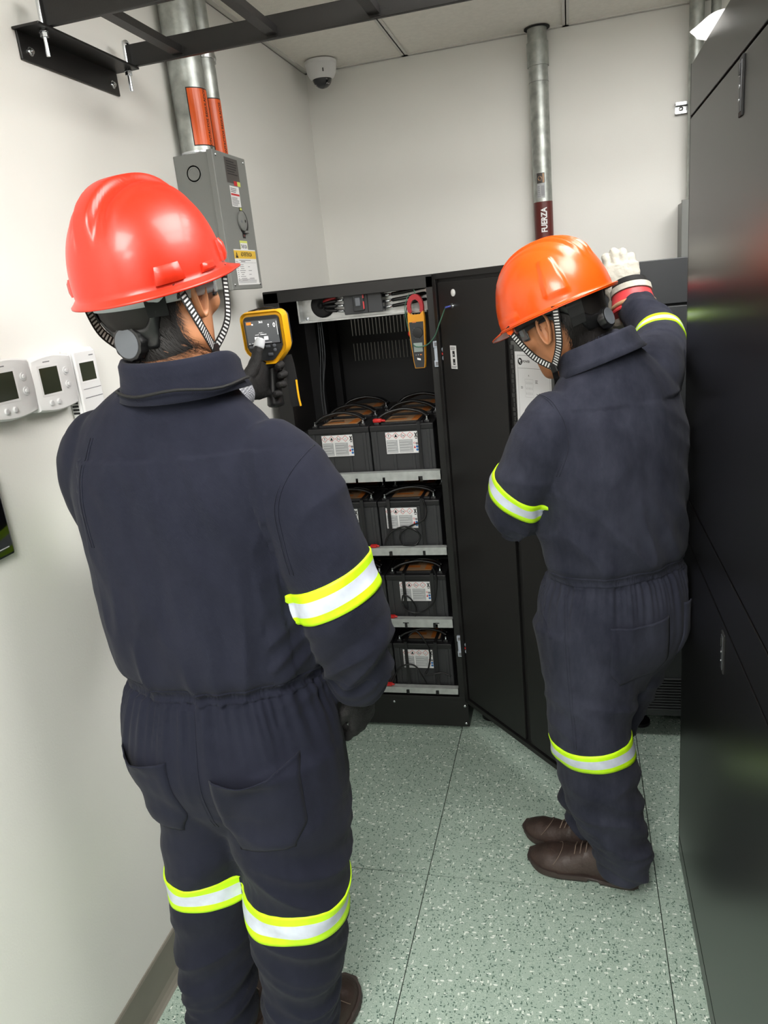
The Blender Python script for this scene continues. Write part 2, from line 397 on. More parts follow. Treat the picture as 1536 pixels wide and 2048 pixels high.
for x in cxs[1:-1]:
    b = B(); b.box((x - 0.012, YF, ZC), (x + 0.012, YB, ZC + 0.003)); b.box((x - 0.002, YF, ZC), (x + 0.002, YB, ZC + 0.035)); b.build('grid_bar', 'ceiling_bar', ceil)
for j, y in enumerate(cys[1:-1]):
    for i in range(5):
        if (i, j) in lamp_cells and (i, j + 1) in lamp_cells: continue
        b = B(); b.box((cxs[i] + 0.012, y - 0.012, ZC), (cxs[i + 1] - 0.012, y + 0.012, ZC + 0.003)); b.build('grid_bar', 'ceiling_bar', ceil)
b = B(); b.box((XL, YF, ZC), (XL + 0.02, YB, ZC + 0.004)); b.box((XL, YF, ZC), (XL + 0.003, YB, ZC + 0.02)); struct(b, 'trim_1', 'ceiling_bar')
b = B(); b.box((XL, YB - 0.02, ZC), (XR, YB, ZC + 0.004)); b.box((XL, YB - 0.003, ZC), (XR, YB, ZC + 0.02)); struct(b, 'trim_2', 'ceiling_bar')
for k, (lx, ly, e) in enumerate(LIGHTS):
    where = ['over the ladder rack and the left aisle', 'over the aisle near the tall black cabinets', 'behind the tall black cabinets', 'at the far front of the room'][k]
    t = thing('ceiling_light', 'flat rectangular white ceiling light panel ' + where, 'ceiling light', (lx, ly, ZC - 0.004), 'ceiling light panels')
    f = B()
    for sx in (-1, 1):
        f.box((lx + sx * 0.298, ly - 0.598, ZC - 0.004), (lx + sx * 0.272, ly + 0.598, ZC + 0.03))
        f.box((lx - 0.298, ly + sx * 0.598, ZC - 0.004), (lx + 0.298, ly + sx * 0.572, ZC + 0.03))
    f.build('frame', 'ceiling_bar', t)
    f = B(); f.box((lx - 0.272, ly - 0.572, ZC), (lx + 0.272, ly + 0.572, ZC + 0.01)); f.build('diffuser', 'glow', t)

# ------------------------------------------------------------------ tall black rack cabinets on the right
def rack(y0, y1, label, handles=True):
    t = thing('equipment_cabinet', label, 'cabinet', (0.68, (y0 + y1) / 2, 0), 'tall black cabinets along the right of the aisle')
    b = B(); b.box((0.262, y0 + 0.002, 0), (1.1, y1 - 0.006, 1.945)); b.build('body', 'rack_black', t)
    b = B(); b.box((0.25, y1 - 0.006, 0.0), (1.1, y1, 1.95), bev=0.001); b.box((0.256, y1 - 0.03, 0.01), (0.262, y1 - 0.006, 1.94)); b.build('side_panel', 'rack_black', t)
    def face(name, z0, z1): 
        b = B(); b.box((0.25, y0 + 0.004, z0), (0.264, y1 - 0.009, z1), bev=0.0015); return b.build(name, 'rack_black', t)
    face('top_panel', 1.853, 1.948)
    d1 = face('upper_door', 1.047, 1.848); face('middle_panel', 0.947, 1.042); d2 = face('lower_door', 0.06, 0.942); face('kick_plate', 0.0, 0.054)
    for d, z0, z1 in ((d1, 1.766, 1.846), (d2, 0.852, 0.93)):
        yc = y0 + 0.505
        f = B(); f.box((0.2475, yc - 0.012, z0), (0.2505, yc + 0.012, z1), bev=0.001)
        f.build('latch_frame', 'black_matte', d)
        f = B(); f.box((0.2462, yc - 0.0075, z0 + 0.006), (0.2492, yc + 0.0075, z1 - 0.006), 0, bev=0.0012)
        for zz, r in ((0.022, .002), (0.040, .0026), (0.054, .002)): f.lathe((0.2465, yc + 0.001, z0 + zz), (-1, 0, 0), [(0, r), (0.0012, r), (0.0016, r * .5)], 12, 1)
        f.box((0.2440, yc - 0.004, z1 - 0.026), (0.2466, yc + 0.004, z1 - 0.010), 2, bev=.0008)
        f.build('latch', ['dark_grey_plastic', 'bright_zinc', 'black_plastic'], d, 'auto')
    return t
rack(0.80, 1.82, 'tall black steel cabinet at the aisle end, nearest the crouching-headed worker')['label'] = 'tall glossy black steel cabinet at right, next to the worker leaning on it'
rack(-0.24, 0.80, 'tall black steel cabinet further forward along the right side of the aisle')
# sheet of paper lying bent over the top edge of the rack
b = B(); n = 14
def sheet(u, v):
    ov = .045 * max(0, 1 - abs(v - .62) / .62) ** .8     # corner hanging out over the aisle
    x = .262 - ov * (1 - u) + .20 * u
    return V((x, 1.48 + v * .20 + .03 * u, 1.9525 + (.262 - x) * .22 * (x < .262) + .004 * math.sin(v * 8) * (1 - u)))
for l in range(1):
    b.add([sheet(i / n, j / n) + V((0, 0, 0.0006 * l)) for i in range(n + 1) for j in range(n + 1)], [(i * (n + 1) + j, i * (n + 1) + j + 1, (i + 1) * (n + 1) + j + 1, (i + 1) * (n + 1) + j) for i in range(n) for j in range(n)])
tag(b.build('paper_sheet', 'thin_paper', smooth=True), 'loose white paper sheet lying on top of the tall black cabinet', 'paper')

# ------------------------------------------------------------------ battery cabinet
X0, X1, Y0, Y1 = -0.968, -0.40, 2.355, 3.0
bc = thing('battery_cabinet', 'open black steel battery cabinet with four shelves of batteries and its door swung open', 'cabinet', ((X0 + X1) / 2, (Y0 + Y1) / 2, 0))
def part(name, mats, boxes, parent=bc, bev=0.0, smooth=False):
    b = B()
    for q in boxes: b.box(q[0], q[1], q[2] if len(q) > 2 else 0, bev=bev)
    return b.build(name, mats, parent, smooth)
part('base_plinth', 'black_steel', [((X0, Y0, 0.012), (X1, Y1, 0.134))], bev=0.002)
part('side_panel', 'black_steel', [((X0, Y0 + 0.002, 0.134), (X0 + 0.02, Y1, 1.59))])
part('side_panel', 'black_steel', [((X1 - 0.018, Y0 + 0.002, 0.134), (X1, Y1, 1.59))])
part('top_panel', 'black_steel', [((X0, Y0, 1.59), (X1, Y1, 1.605))], bev=0.002)
part('front_frame', 'black_steel', [((X0, Y0 - 0.002, 0.134), (X0 + 0.052, Y0 + 0.028, 1.60)), ((X1 - 0.030, Y0 - 0.002, 0.134), (X1, Y0 + 0.028, 1.60)), ((X0, Y0 - 0.002, 1.566), (X1, Y0 + 0.03, 1.603)), ((X0, Y0 - 0.002, 0.120), (X1, Y0 + 0.02, 0.136))], bev=0.0015)
xv0, pv = -0.868, 0.0147; q = []     # sheet-metal back with two rows of vertical slots; the lit wall shows through them
for z0, z1 in ((0.134, 1.303), (1.373, 1.404), (1.469, 1.59)): q.append(((X0, Y1 - 0.003, z0), (X1, Y1, z1)))
for z0, z1 in ((1.303, 1.373), (1.404, 1.469)):
    q.append(((X0, Y1 - 0.003, z0), (xv0, Y1, z1))); q.append(((xv0 + 20 * pv, Y1 - 0.003, z0), (X1, Y1, z1)))
    for k in range(20): q.append(((xv0 + k * pv + .0045, Y1 - 0.003, z0), (xv0 + (k + 1) * pv, Y1, z1)))
part('back_panel', 'black_inner', q)
part('inner_post', 'black_inner', [((X0 + 0.02, 2.66, 0.14), (X0 + 0.06, 2.70, 1.58))]); part('inner_post', 'black_inner', [((X0 + 0.02, 2.94, 0.14), (X0 + 0.05, 2.98, 1.58))])
part('inner_post', 'black_inner', [((X1 - 0.05, 2.94, 0.14), (X1 - 0.02, 2.98, 1.58))])
for z in (1.08, 0.82): part('inner_rail', 'black_inner', [((X0 + 0.02, 2.40, z), (X0 + 0.045, 2.99, z + 0.03))])
def bolt(p, ax, r, name, parent, m='bright_zinc', washer=True):
    b = B(); pr = [(0, r * 1.7), (0.0012, r * 1.7), (0.0012, r), (0.003, r), (0.0045, r * 0.6), (0.005, 0)] if washer else [(0, r), (0.0015, r), (0.003, r * 0.6), (0.0034, 0)]
    b.lathe(p, ax, pr, 14); return b.build(name, m, parent, 'auto')
for p in ((-0.676, Y0, 0.107), (-0.412, Y0, 0.098), (-0.412, Y0, 0.026), (-0.93, Y0, 0.098), (-0.93, Y0, 0.026)): bolt(p, (0, -1, 0), 0.0045, 'screw', bc, washer=False)
for x in (X0 + 0.03, X1 - 0.03):
    for y in (Y0 + 0.03, Y1 - 0.03):
        b = B(); b.cyl((x, y, 0), (x, y, 0.014), 0.016, n=12); b.build('foot', 'bright_zinc', bc)
SH = [0.965, 0.700, 0.425, 0.157]
for s, z in enumerate(SH):
    sh = part('shelf', 'black_inner', [((X0 + 0.022, Y0 + 0.012, z - 0.006), (X1 - 0.02, 2.99, z + 0.006))])
    b = B(); zr0, zr1 = ((0.956, 0.987), (0.689, 0.716), (0.414, 0.446), (0.147, 0.170))[s]
    xe = -0.430; notch = ((-0.721, -0.626, -0.503), (-0.72, -0.63, -0.51), (-0.60, -0.49), (-0.62, -0.51))[s]
    xp = X0 + 0.045
    for xn in notch:      # front lip with slots cut up from its lower edge
        b.box((xp, Y0 - 0.004, zr0), (xn - 0.0045, Y0 + 0.001, zr1)); b.box((xn - 0.0045, Y0 - 0.004, zr0 + 0.014), (xn + 0.0045, Y0 + 0.001, zr1)); xp = xn + 0.0045
    b.box((xp, Y0 - 0.004, zr0), (xe, Y0 + 0.001, zr1)); b.box((X0 + 0.045, Y0, zr1 - 0.003), (xe, Y0 + 0.02, zr1))
    b.box((xe - 0.002, Y0 - 0.004, zr0), (xe, Y0 + 0.03, zr1))
    b.build('shelf_lip', 'galvanised_lip', sh)
    if s == 2:
        b = B()
        for xn in notch: b.box((xn - 0.011, Y0 - 0.0046, zr1 - 0.016), (xn + 0.011, Y0 - 0.0036, zr1 - 0.013))
        b.build('slot', 'black_matte', sh)
# mounting plate with the breaker
pl = B(); pl.box((-0.865, 2.425, 1.497), (-0.44, 2.430, 1.588)); pl.box((-0.865, 2.39, 1.494), (-0.44, 2.43, 1.499)); pl.box((-0.868, 2.39, 1.494), (-0.863, 2.43, 1.588))
pl = pl.build('mounting_plate', 'zinc', bc)
bolt((-0.850, 2.424, 1.506), (0, -1, 0), 0.004, 'screw', pl)
b = B(); b.lathe((-0.790, 2.43, 1.545), (0, -1, 0), [(0, .040), (.012, .040), (.018, .037), (.026, .035), (.030, .028), (.03, .012), (.022, .006)], 28); b.build('cable_grommet', 'black_matte', pl, 'auto')
br = B(); br.box((-0.705, 2.375, 1.508), (-0.578, 2.425, 1.580), 0, bev=0.003); br.box((-0.672, 2.366, 1.516), (-0.635, 2.376, 1.575), 1, bev=0.003)
br.box((-0.662, 2.358, 1.532), (-0.646, 2.368, 1.558), 2, bev=0.002); br.box((-0.638, 2.3655, 1.522), (-0.634, 2.3665, 1.545), 3); br.box((-0.638, 2.3655, 1.555), (-0.634, 2.3665, 1.572), 3)
br.box((-0.626, 2.3735, 1.510), (-0.6235, 2.376, 1.579), 4)
br = br.build('circuit_breaker', ['dark_grey_plastic', 'meter_dark', 'grey_plastic', 'cuff_red', 'black_matte'], bc)
b = B()
for z in (1.517, 1.535, 1.553, 1.571):
    b.lathe((-0.699, 2.376, z), (0, -1, 0), [(0, .0045), (.0008, .0045), (.0008, .002), (.0004, 0)], 10); b.lathe((-0.586, 2.376, z), (0, -1, 0), [(0, .0045), (.0008, .0045), (.0008, .002), (.0004, 0)], 10)
b.build('terminal_screw', 'black_gloss', br)
for (z0, z1, m) in ((1.520, 1.528, 'cable_black'), (1.538, 1.540, 'cable_black'), (1.556, 1.552, 'cable_black'), (1.571, 1.560, 'cable_red')):
    b = B(); b.tube([(-0.790, 2.415, 1.545 + (z1 - 1.545) * .5), (-0.765, 2.395, z1), (-0.735, 2.395, (z0 + z1) / 2)], 0.0055, 8, 0); b.tube([(-0.735, 2.395, (z0 + z1) / 2), (-0.705, 2.392, z0)], 0.004, 8, 1, 0); b.build('breaker_cable', [m, 'bright_zinc'], br, True)
    b = B(); b.tube([(-0.578, 2.392, z0), (-0.548, 2.392, z0 + .002)], 0.004, 8, 1, 0); b.tube([(-0.548, 2.392, z0 + .002), (-0.50, 2.395, z0 + .006), (-0.455, 2.41, z0 + 0.012), (-0.435, 2.47, z0 + .01)], 0.0055, 8, 0); b.build('breaker_cable', [m, 'bright_zinc'], br, True)
for q in range(3):
    b = B(); b.tube([(-0.82 + q * .006, 2.44, 1.495), (-0.832 + q * .008, 2.46, 1.38), (-0.85 + q * .01 - (.01 if q == 2 else 0), 2.47, 1.26), (-0.853 + q * .006, 2.48, 1.13)], 0.0022, 6); b.build('sensor_wire', 'dark_grey_plastic', bc, True)
# door, swung out 132 degrees
hp = V((-0.402, 2.352, 0)); du = V((0.671, -0.7415, 0)).normalized(); dn = V((du.y, -du.x, 0)).normalized()
if dn.y > 0: dn = -dn
DM = Matrix(((du.x, -dn.x, 0, hp.x), (du.y, -dn.y, 0, hp.y), (0, 0, 1, 0), (0, 0, 0, 1)))   # local: x along door, -y towards inner face
def dbox(b, a, c, mi=0, bev=0): b.box(a, c, mi, DM, bev)
b = B(); dbox(b, (0.004, 0, 0.125), (0.57, 0.018, 1.605), bev=0.002)
for q in (((0.004, -0.012, 0.125), (0.022, 0, 1.605)), ((0.552, -0.012, 0.125), (0.57, 0, 1.605)), ((0.004, -0.012, 1.588), (0.57, 0, 1.605)), ((0.004, -0.012, 0.125), (0.57, 0, 0.142))): dbox(b, *q, bev=0.001)
dr = b.build('door', 'black_steel', bc)
b = B(); dbox(b, (0.030, -0.009, 0.150), (0.345, 0, 1.578), bev=0.002); b.build('stiffener_panel', 'black_steel', dr)
b = B(); dbox(b, (0.372, -0.009, 0.150), (0.545, 0, 1.578), bev=0.002); b.build('stiffener_panel', 'black_steel', dr)
for zc in (1.365, 0.345):
    b = B(); b.box((-0.420, Y0 - 0.012, zc - 0.04), (-0.396, Y0 - 0.001, zc - 0.02), 0, bev=.001); b.box((-0.420, Y0 - 0.012, zc + 0.02), (-0.396, Y0 - 0.001, zc + 0.04), 0, bev=.001)
    b.box((-0.419, Y0 - 0.006, zc - 0.038), (-0.405, Y0 - 0.001, zc + 0.038), 0, bev=.001); b.box((-0.416, Y0 - 0.0125, zc + 0.024), (-0.401, Y0 - 0.0118, zc + 0.036), 1); b.box((-0.416, Y0 - 0.0125, zc - 0.036), (-0.401, Y0 - 0.0118, zc - 0.024), 1)
    b.box((-0.398, Y0 - 0.020, zc - 0.016), (-0.372, Y0 - 0.010, zc + 0.016), 0, bev=.003)
    for dz in (-.013, .013): b.lathe((-0.385, Y0 - 0.019, zc + dz), (0, -1, 0), [(0, .008), (.004, .008), (.006, .005), (.009, .004), (.009, 0)], 14)
    b.box((-0.394, Y0 - 0.024, zc - .003), (-0.376, Y0 - 0.018, zc + .004), 2); b.build('hinge_bracket', ['zinc_plate', 'print_dim', 'red_plastic'], bc, 'auto')
def dpt(w, z, off=0.0): return hp + du * w + dn * (0.009 + off) + V((0, 0, z))
p = Print(dpt(0, 0, 0.0004), du, (0, 0, 1)); p.rect(.074, 1.322, .108, 1.392, 'label_white', 1)
p.rect(.086, 1.334, .098, 1.352, 'print_black', 2); p.rect(.086, 1.358, .098, 1.376, 'print_black', 2); p.lines(.077, 1.379, .105, 1.389, 3, 'print_dim', 2); p.lines(.077, 1.325, .105, 1.331, 2, 'print_dim', 2)
p.rect(.0885, 1.337, .0955, 1.341, 'label_grey', 3); p.rect(.088, 1.362, .094, 1.367, 'label_grey', 3)
p.build('sticker', dr)['label'] = 'white rectangular instruction sticker with two dark squares'
b = B(); b.lathe(dpt(.113, 1.545), dn, [(0, .0105), (.002, .0105), (.004, .006), (.0042, 0)], 20); o = b.build('oval_cap', 'label_white', dr, 'auto')
b = B(); b.lathe(dpt(.105, 1.508), dn, [(0, .0075), (.002, .0075), (.002, .004), (.010, .004), (.010, 0)], 14); b.build('ground_stud', 'bright_zinc', dr, 'auto')
gst = dpt(.105, 1.508, .006)
b = B(); b.tube([gst, gst + V((-.018, -.002, -.003))], .0028, 8, 1, 0); b.tube([gst + V((-.016, -.002, -.003)), (-0.364, 2.285, 1.503), (-0.390, 2.298, 1.453), (-0.408, 2.315, 1.421), (-0.438, 2.335, 1.396), (-0.472, 2.335, 1.393), (-0.49, 2.36, 1.41), (-0.50, 2.375, 1.44), (-0.505, 2.38, 1.50), (-0.48, 2.385, 1.545)], .0019, 8, 0)
b.build('ground_wire', ['cable_green', 'cable_blue'], bc, True)

# document pouch with the wiring sheet
pz = thing('document_pouch', 'black plastic document pouch fixed on the inside of the open door', 'pouch', dpt(.47, 0.99, .001))
b = B(); dbox(b, (0.376, -0.0125, 1.00), (0.545, -0.0095, 1.409), bev=0.001); b.build('sleeve', 'pouch', pz)
b = B()
for i in range(30): 
    z = 1.01 + i * .013; dbox(b, (0.3765 + .003 * math.sin(i * 1.9), -0.0152, z), (0.388, -0.0125, z + .0125), bev=.001)
b.build('crinkled_edge', 'black_gloss', pz)
q = Print(dpt(0, 0, 0.004), du, (0, 0, 1)); q.rect(.392, 1.03, .535, 1.382, 'paper', 1)
for r in ((.402, 1.05, .4028, 1.372), (.402, 1.3715, .53, 1.3725), (.402, 1.05, .53, 1.0508), (.402, 1.338, .53, 1.3388), (.5292, 1.05, .53, 1.372)): q.rect(*r, 'print_dim', 2)
q.disc(.413, 1.356, .0095, 'print_black', 2); q.poly([(.408, 1.356), (.413, 1.352), (.4175, 1.359), (.414, 1.361)], 'paper', 3); q.disc(.410, 1.360, .0022, 'paper', 3); q.disc(.4155, 1.3515, .0015, 'paper', 3)
q.text('POWER', .4235, 1.356, .0085, 'print_black', 2, bold=.0002, align='LEFT')
for r in ((.430, 1.262, .4303, 1.310), (.463, 1.262, .4633, 1.310), (.430, 1.262, .463, 1.2623), (.430, 1.3097, .463, 1.310)): q.rect(*r, 'print_dim', 2)
for i in range(5):
    for j in range(3):
        q.rect(.4345 + i * .0058, 1.268 + j * .014, .4350 + i * .0058, 1.276 + j * .014, 'print_dim', 2); q.rect(.4345 + i * .0058, 1.271 + j * .014, .4372 + i * .0058, 1.2715 + j * .014, 'print_dim', 2)
q.text('R', .4465, 1.319, .007, 'print_black', 2); q.lines(.412, 1.284, .421, 1.291, 3, 'print_dim', 2); q.lines(.472, 1.300, .482, 1.310, 3, 'print_dim', 2); q.lines(.412, 1.205, .42, 1.212, 2, 'print_dim', 2); q.lines(.41, 1.08, .52, 1.19, 16, 'print_dim', 2, .25)
q.build('wiring_sheet', pz)['label'] = 'white printed wiring sheet with round dark logo'

# ------------------------------------------------------------------ batteries
BW, BD, BH = 0.2155, 0.165, 0.176
def ghs(p, x, y, r, kind):
    p.poly([(x, y - r), (x + r, y), (x, y + r), (x - r, y)], 'print_red', 3); k = r * .84
    p.poly([(x, y - k), (x + k, y), (x, y + k), (x - k, y)], 'label_white', 4)
    if kind == 0: p.rect(x - r * .1, y - r * .1, x + r * .1, y + r * .5, 'print_black', 5); p.rect(x - r * .1, y - r * .42, x + r * .1, y - r * .24, 'print_black', 5)
    if kind == 1: p.disc(x, y + r * .22, r * .2, 'print_black', 5, 8); p.poly([(x - r * .42, y - r * .45), (x + r * .42, y - r * .45), (x + r * .22, y + r * .1), (x - r * .22, y + r * .1)], 'print_black', 5)
    if kind == 2: p.rect(x - r * .45, y - .3 * r, x - r * .05, y - .15 * r, 'print_black', 5); p.rect(x - .35 * r, y, x - .15 * r, y + .35 * r, 'print_black', 5); p.rect(x + .1 * r, y - .3 * r, x + .45 * r, y + .05 * r, 'print_dim', 5)
    if kind == 3: p.poly([(x - .4 * r, y - .1 * r), (x, y), (x + .45 * r, y + .25 * r), (x + .1 * r, y + .1 * r)], 'print_black', 5); p.poly([(x - .45 * r, y - .3 * r), (x + .3 * r, y - .1 * r), (x, y - .3 * r)], 'print_dim', 5)
def battery(x0, y0, z0, label, lx=0.024, front=True):
    t = thing('battery', label, 'battery', (x0 + BW / 2, y0 + BD / 2, z0), 'black batteries on the cabinet shelves')
    x1 = x0 + BW; y1 = y0 + BD; zt = z0 + BH
    b = B(); b.box((x0, y0 + .003, z0), (x1, y1 - .003, zt - .024), bev=.003)
    for f in (0.08, 0.36, 0.66, 0.92): b.box((x0 + BW * f - .005, y0, z0 + .002), (x0 + BW * f + .005, y0 + .006, zt - .026), bev=.001)
    b.build('case', 'battery_case', t)
    b = B(); b.box((x0 - .001, y0 - .001, zt - .026), (x1 + .001, y1 + .001, zt - .006), bev=.003); b.box((x0 + .035, y0 + .02, zt - .008), (x1 - .035, y1 - .02, zt), bev=.002); b.build('lid', ['battery_lid'], t)
    q = Print((x0 + .045, y0 + .028, zt + .0003), (1, 0, 0), (0, 1, 0)); q.rect(0, 0, BW - .09, BD - .056, 'label_tan', 1); q.rect(BW - .125, .01, BW - .098, BD - .066, 'print_orange', 2); q.rect(.01, .03, .07, .05, 'print_orange', 2); q.lines(.01, .06, .07, .09, 3, 'print_black', 2)
    q.build('top_label', t)
    for sx in (0.10, 0.90):
        b = B(); xx = x0 + BW * sx; b.box((xx - .009, y0 + .012, zt - .008), (xx + .009, y0 + .034, zt + .002), 1, bev=.002); b.lathe((xx, y0 + .023, zt + .002), (0, 0, 1), [(0, .0065), (.004, .0065), (.004, .004), (.012, .004), (.0125, .002)], 12, 0); b.build('terminal', ['bright_zinc', 'battery_lid'], t, 'auto')
    if front:
        q = Print((x0 + lx, y0 - .0014, z0 + .072), (1, 0, 0), (0, 0, 1)); W = .110; H = .074
        q.rect(0, 0, W, H, 'label_white', 1)
        for k in range(4): ghs(q, .011 + k * .0245, H - .0125, .0112, k)
        q.poly([(.099, H - .020), (.1015, H - .022), (W - .001, H - .006), (W - .0035, H - .004)], 'print_black', 3); q.poly([(.099, H - .006), (.1015, H - .004), (W - .001, H - .020), (W - .0035, H - .022)], 'print_black', 3); q.rect(.101, H - .026, .108, H - .0235, 'print_black', 3)
        q.rect(.002, .003, .040, H - .027, 'label_grey', 2); q.rect(.045, .003, .092, H - .027, 'label_grey', 2)
        for (a, c) in ((.004, .038), (.047, .090)):
            for k in range(5): q.rect(a, .006 + k * .009, a + (c - a) * (1, .8, .95, .7, .9)[k], .0072 + k * .009, 'label_white', 3); q.rect(a, .0105 + k * .009, a + (c - a) * .7, .0110 + k * .009, 'print_dim', 3)
        q.disc(.0975, .034, .0035, 'print_red', 3); q.disc(.0975, .034, .0022, 'label_white', 4); q.poly([(.094, .016), (.101, .016), (.0975, .026)], 'print_red', 3)
        for k in range(3): q.disc(.1055, .011 + k * .0105, .0042, ('print_blue', 'print_blue', 'print_dim')[k], 3)
        q.build('hazard_label', t)
    return t
XA, XB = -0.886, -0.6655
shelfn = ('top shelf', 'second shelf', 'third shelf', 'bottom shelf')
for s, z in enumerate(SH):
    for r in range(3 if s == 0 else 2):
        for c, x in enumerate((XA, XB)):
            side = ('left', 'right')[c]; rown = ('front', 'second', 'rearmost')[r]
            lab = 'black battery with a white hazard label, %s one at the front of the %s' % (side, shelfn[s]) if r == 0 else 'black battery in the %s row on the %s side of the %s' % (rown, side, shelfn[s])
            battery(x, 2.384 + r * .170, z + .006, lab, lx=(.047, .052) [c] if s == 0 else (.035, (.048, .026, .048, .035)[s])[c], front=(r == 0))
# retaining straps pulled down in front of the batteries
straps = [(0, -0.497, 'light_end'), (1, -0.722, ''), (1, -0.627, ''), (1, -0.510, ''), (2, -0.600, ''), (2, -0.497, ''), (3, -0.617, ''), (3, -0.507, '')]
pos = ('left-hand', 'middle', 'right-hand')
cnt = {0: ['right-hand'], 1: ['left-hand', 'middle', 'right-hand'], 2: ['left-hand', 'right-hand'], 3: ['left-hand', 'right-hand']}
for s, x, k in straps:
    z = SH[s]; b = B(); sag = .002
    b.box((x - .006, 2.3765, z + .003), (x + .006, 2.3785, z + .186), bev=.0005); b.box((x - .006, 2.3765, z + .184), (x + .006, 2.50, z + .186), bev=.0005); b.box((x - .006, 2.352, z + .003), (x + .006, 2.3785, z + .005)); b.box((x - .0045, 2.3495, z - .012), (x + .0045, 2.3515, z + .005))
    tag(b.build('retaining_strap', 'battery_lid'), 'flat black strap over the front batteries, %s one on the %s' % (cnt[s].pop(0), shelfn[s]), 'strap', 'straps holding the batteries')
# jumper cables over the battery tops
cab = []
for s, z in enumerate(SH):
    zt = z + .006 + BH
    for r in range(3 if s == 0 else 1):
        y = 2.407 + r * .17
        for c, x in enumerate((XA, XB)):
            a = V((x + BW * .1, y, zt + .008)); e = V((x + BW * .9, y + (.0 if r % 2 else .02), zt + .008)); h = .030 if s == 0 else .022
            b = B(); b.tube([a, a + V((.03, .008, h * .7)), (a + e) / 2 + V((0, .015, h)), e + V((-.03, .008, h * .6)), e], .0052, 8)
            b.tube([a + V((0, .01, 0)), a + V((.04, .03, h * .5)), (a + e) / 2 + V((0, .045, h * .8)), e + V((-.03, .04, h * .5)), e + V((0, .02, 0))], .0048, 8)
            tag(b.build('jumper_cable', 'cable_black', smooth=True), 'pair of black jumper cables arched over the %s %s-side battery, %s' % (('front', 'second-row', 'rearmost')[r], ('left', 'right')[c], shelfn[s]), 'cable', 'black cables over the battery tops')
def capt(x, z, lab):
    b = B(); b.box((x - .016, 2.395, z), (x + .014, 2.412, z + .013), bev=.004); b.cyl((x + .012, 2.403, z + .006), (x + .026, 2.402, z + .004), .005, .0035, 12)
    tag(b.build('terminal_cap', 'red_plastic', smooth='auto'), lab, 'terminal cap', 'red terminal caps')
capt(-0.640, SH[0] + .184, 'red plastic terminal cap between the two front batteries on the top shelf')
for x, z, lab in ((-0.690, .7165, 'second shelf'), (-0.652, .4465, 'third shelf'), (-0.690, .1705, 'bottom shelf')):
    b = B(); b.box((x - .012, 2.353, z), (x + .012, 2.372, z + .009), bev=.003); b.cyl((x + .010, 2.362, z + .005), (x + .020, 2.362, z + .004), .0045, .003, 10); tag(b.build('terminal_cap', 'red_plastic', smooth='auto'), 'red plastic cap resting behind the front lip of the ' + lab, 'terminal cap', 'red terminal caps')
def loopc(pts, r, lab, y=2.3715):
    b = B(); b.tube([(x, y + .004 * math.sin(i * 2), z) for i, (x, z) in enumerate(pts)], r, 8, 0, 6); tag(b.build('loose_cable', 'cable_black', smooth=True), lab, 'cable', 'loose cables hanging in front of the batteries')
loopc([(-.503, .885), (-.495, .849), (-.500, .82), (-.518, .804), (-.560, .785), (-.588, .768), (-.596, .744), (-.590, .720), (-.57, .718), (-.545, .72), (-.530, .735), (-.524, .755), (-.540, .776), (-.577, .786), (-.62, .772), (-.640, .75), (-.650, .722)], .0032, 'coiled black cable in front of the right battery on the second shelf')
loopc([(-.491, .640), (-.480, .592), (-.490, .52), (-.517, .48), (-.552, .461), (-.586, .466), (-.606, .485), (-.612, .51), (-.601, .531), (-.577, .516), (-.564, .479), (-.569, .448)], .003, 'looping black cable in front of the right battery on the third shelf')
loopc([(-.600, .372), (-.572, .387), (-.540, .350), (-.527, .299), (-.538, .241), (-.551, .215), (-.52, .218), (-.49, .221), (-.457, .212)], .0032, 'black cable falling over the label of the right battery on the bottom shelf')
loopc([(-.684, .175), (-.668, .205), (-.645, .240), (-.612, .255), (-.585, .243), (-.566, .212), (-.55, .178)], .0032, 'arched black cable at the foot of the right battery on the bottom shelf')

# ------------------------------------------------------------------ second power cabinet behind the open door
pc = thing('power_cabinet', 'dark grey cabinet behind the open door, its top edge held by the worker', 'cabinet', (0.25, 2.75, 0))
part('body', 'grey_dark_steel', [((-0.385, 2.372, 0.092), (0.95, 3.03, 1.572))], pc)
part('upper_panel', 'grey_dark_steel', [((-0.383, 2.356, 1.452), (0.95, 2.374, 1.577))], pc, bev=.002)
part('lower_panel', 'grey_dark_steel', [((-0.383, 2.356, 0.09), (0.95, 2.374, 1.445))], pc, bev=.002)
b = B()
for k in range(12): b.box((0.06, 2.350, 0.115 + k * .0105), (0.34, 2.357, 0.1195 + k * .0105), bev=.001)
tag(b.build('louvre', 'grey_dark_steel', pc), kind='stuff')
for x in (-0.33, 0.20, 0.88):
    for y in (2.45, 2.96):
        b = B(); b.cyl((x, y, 0), (x, y, .012), .035, n=20); b.cyl((x, y, .012), (x, y, .095), .014, n=14); b.build('levelling_foot', 'black_plastic', pc)

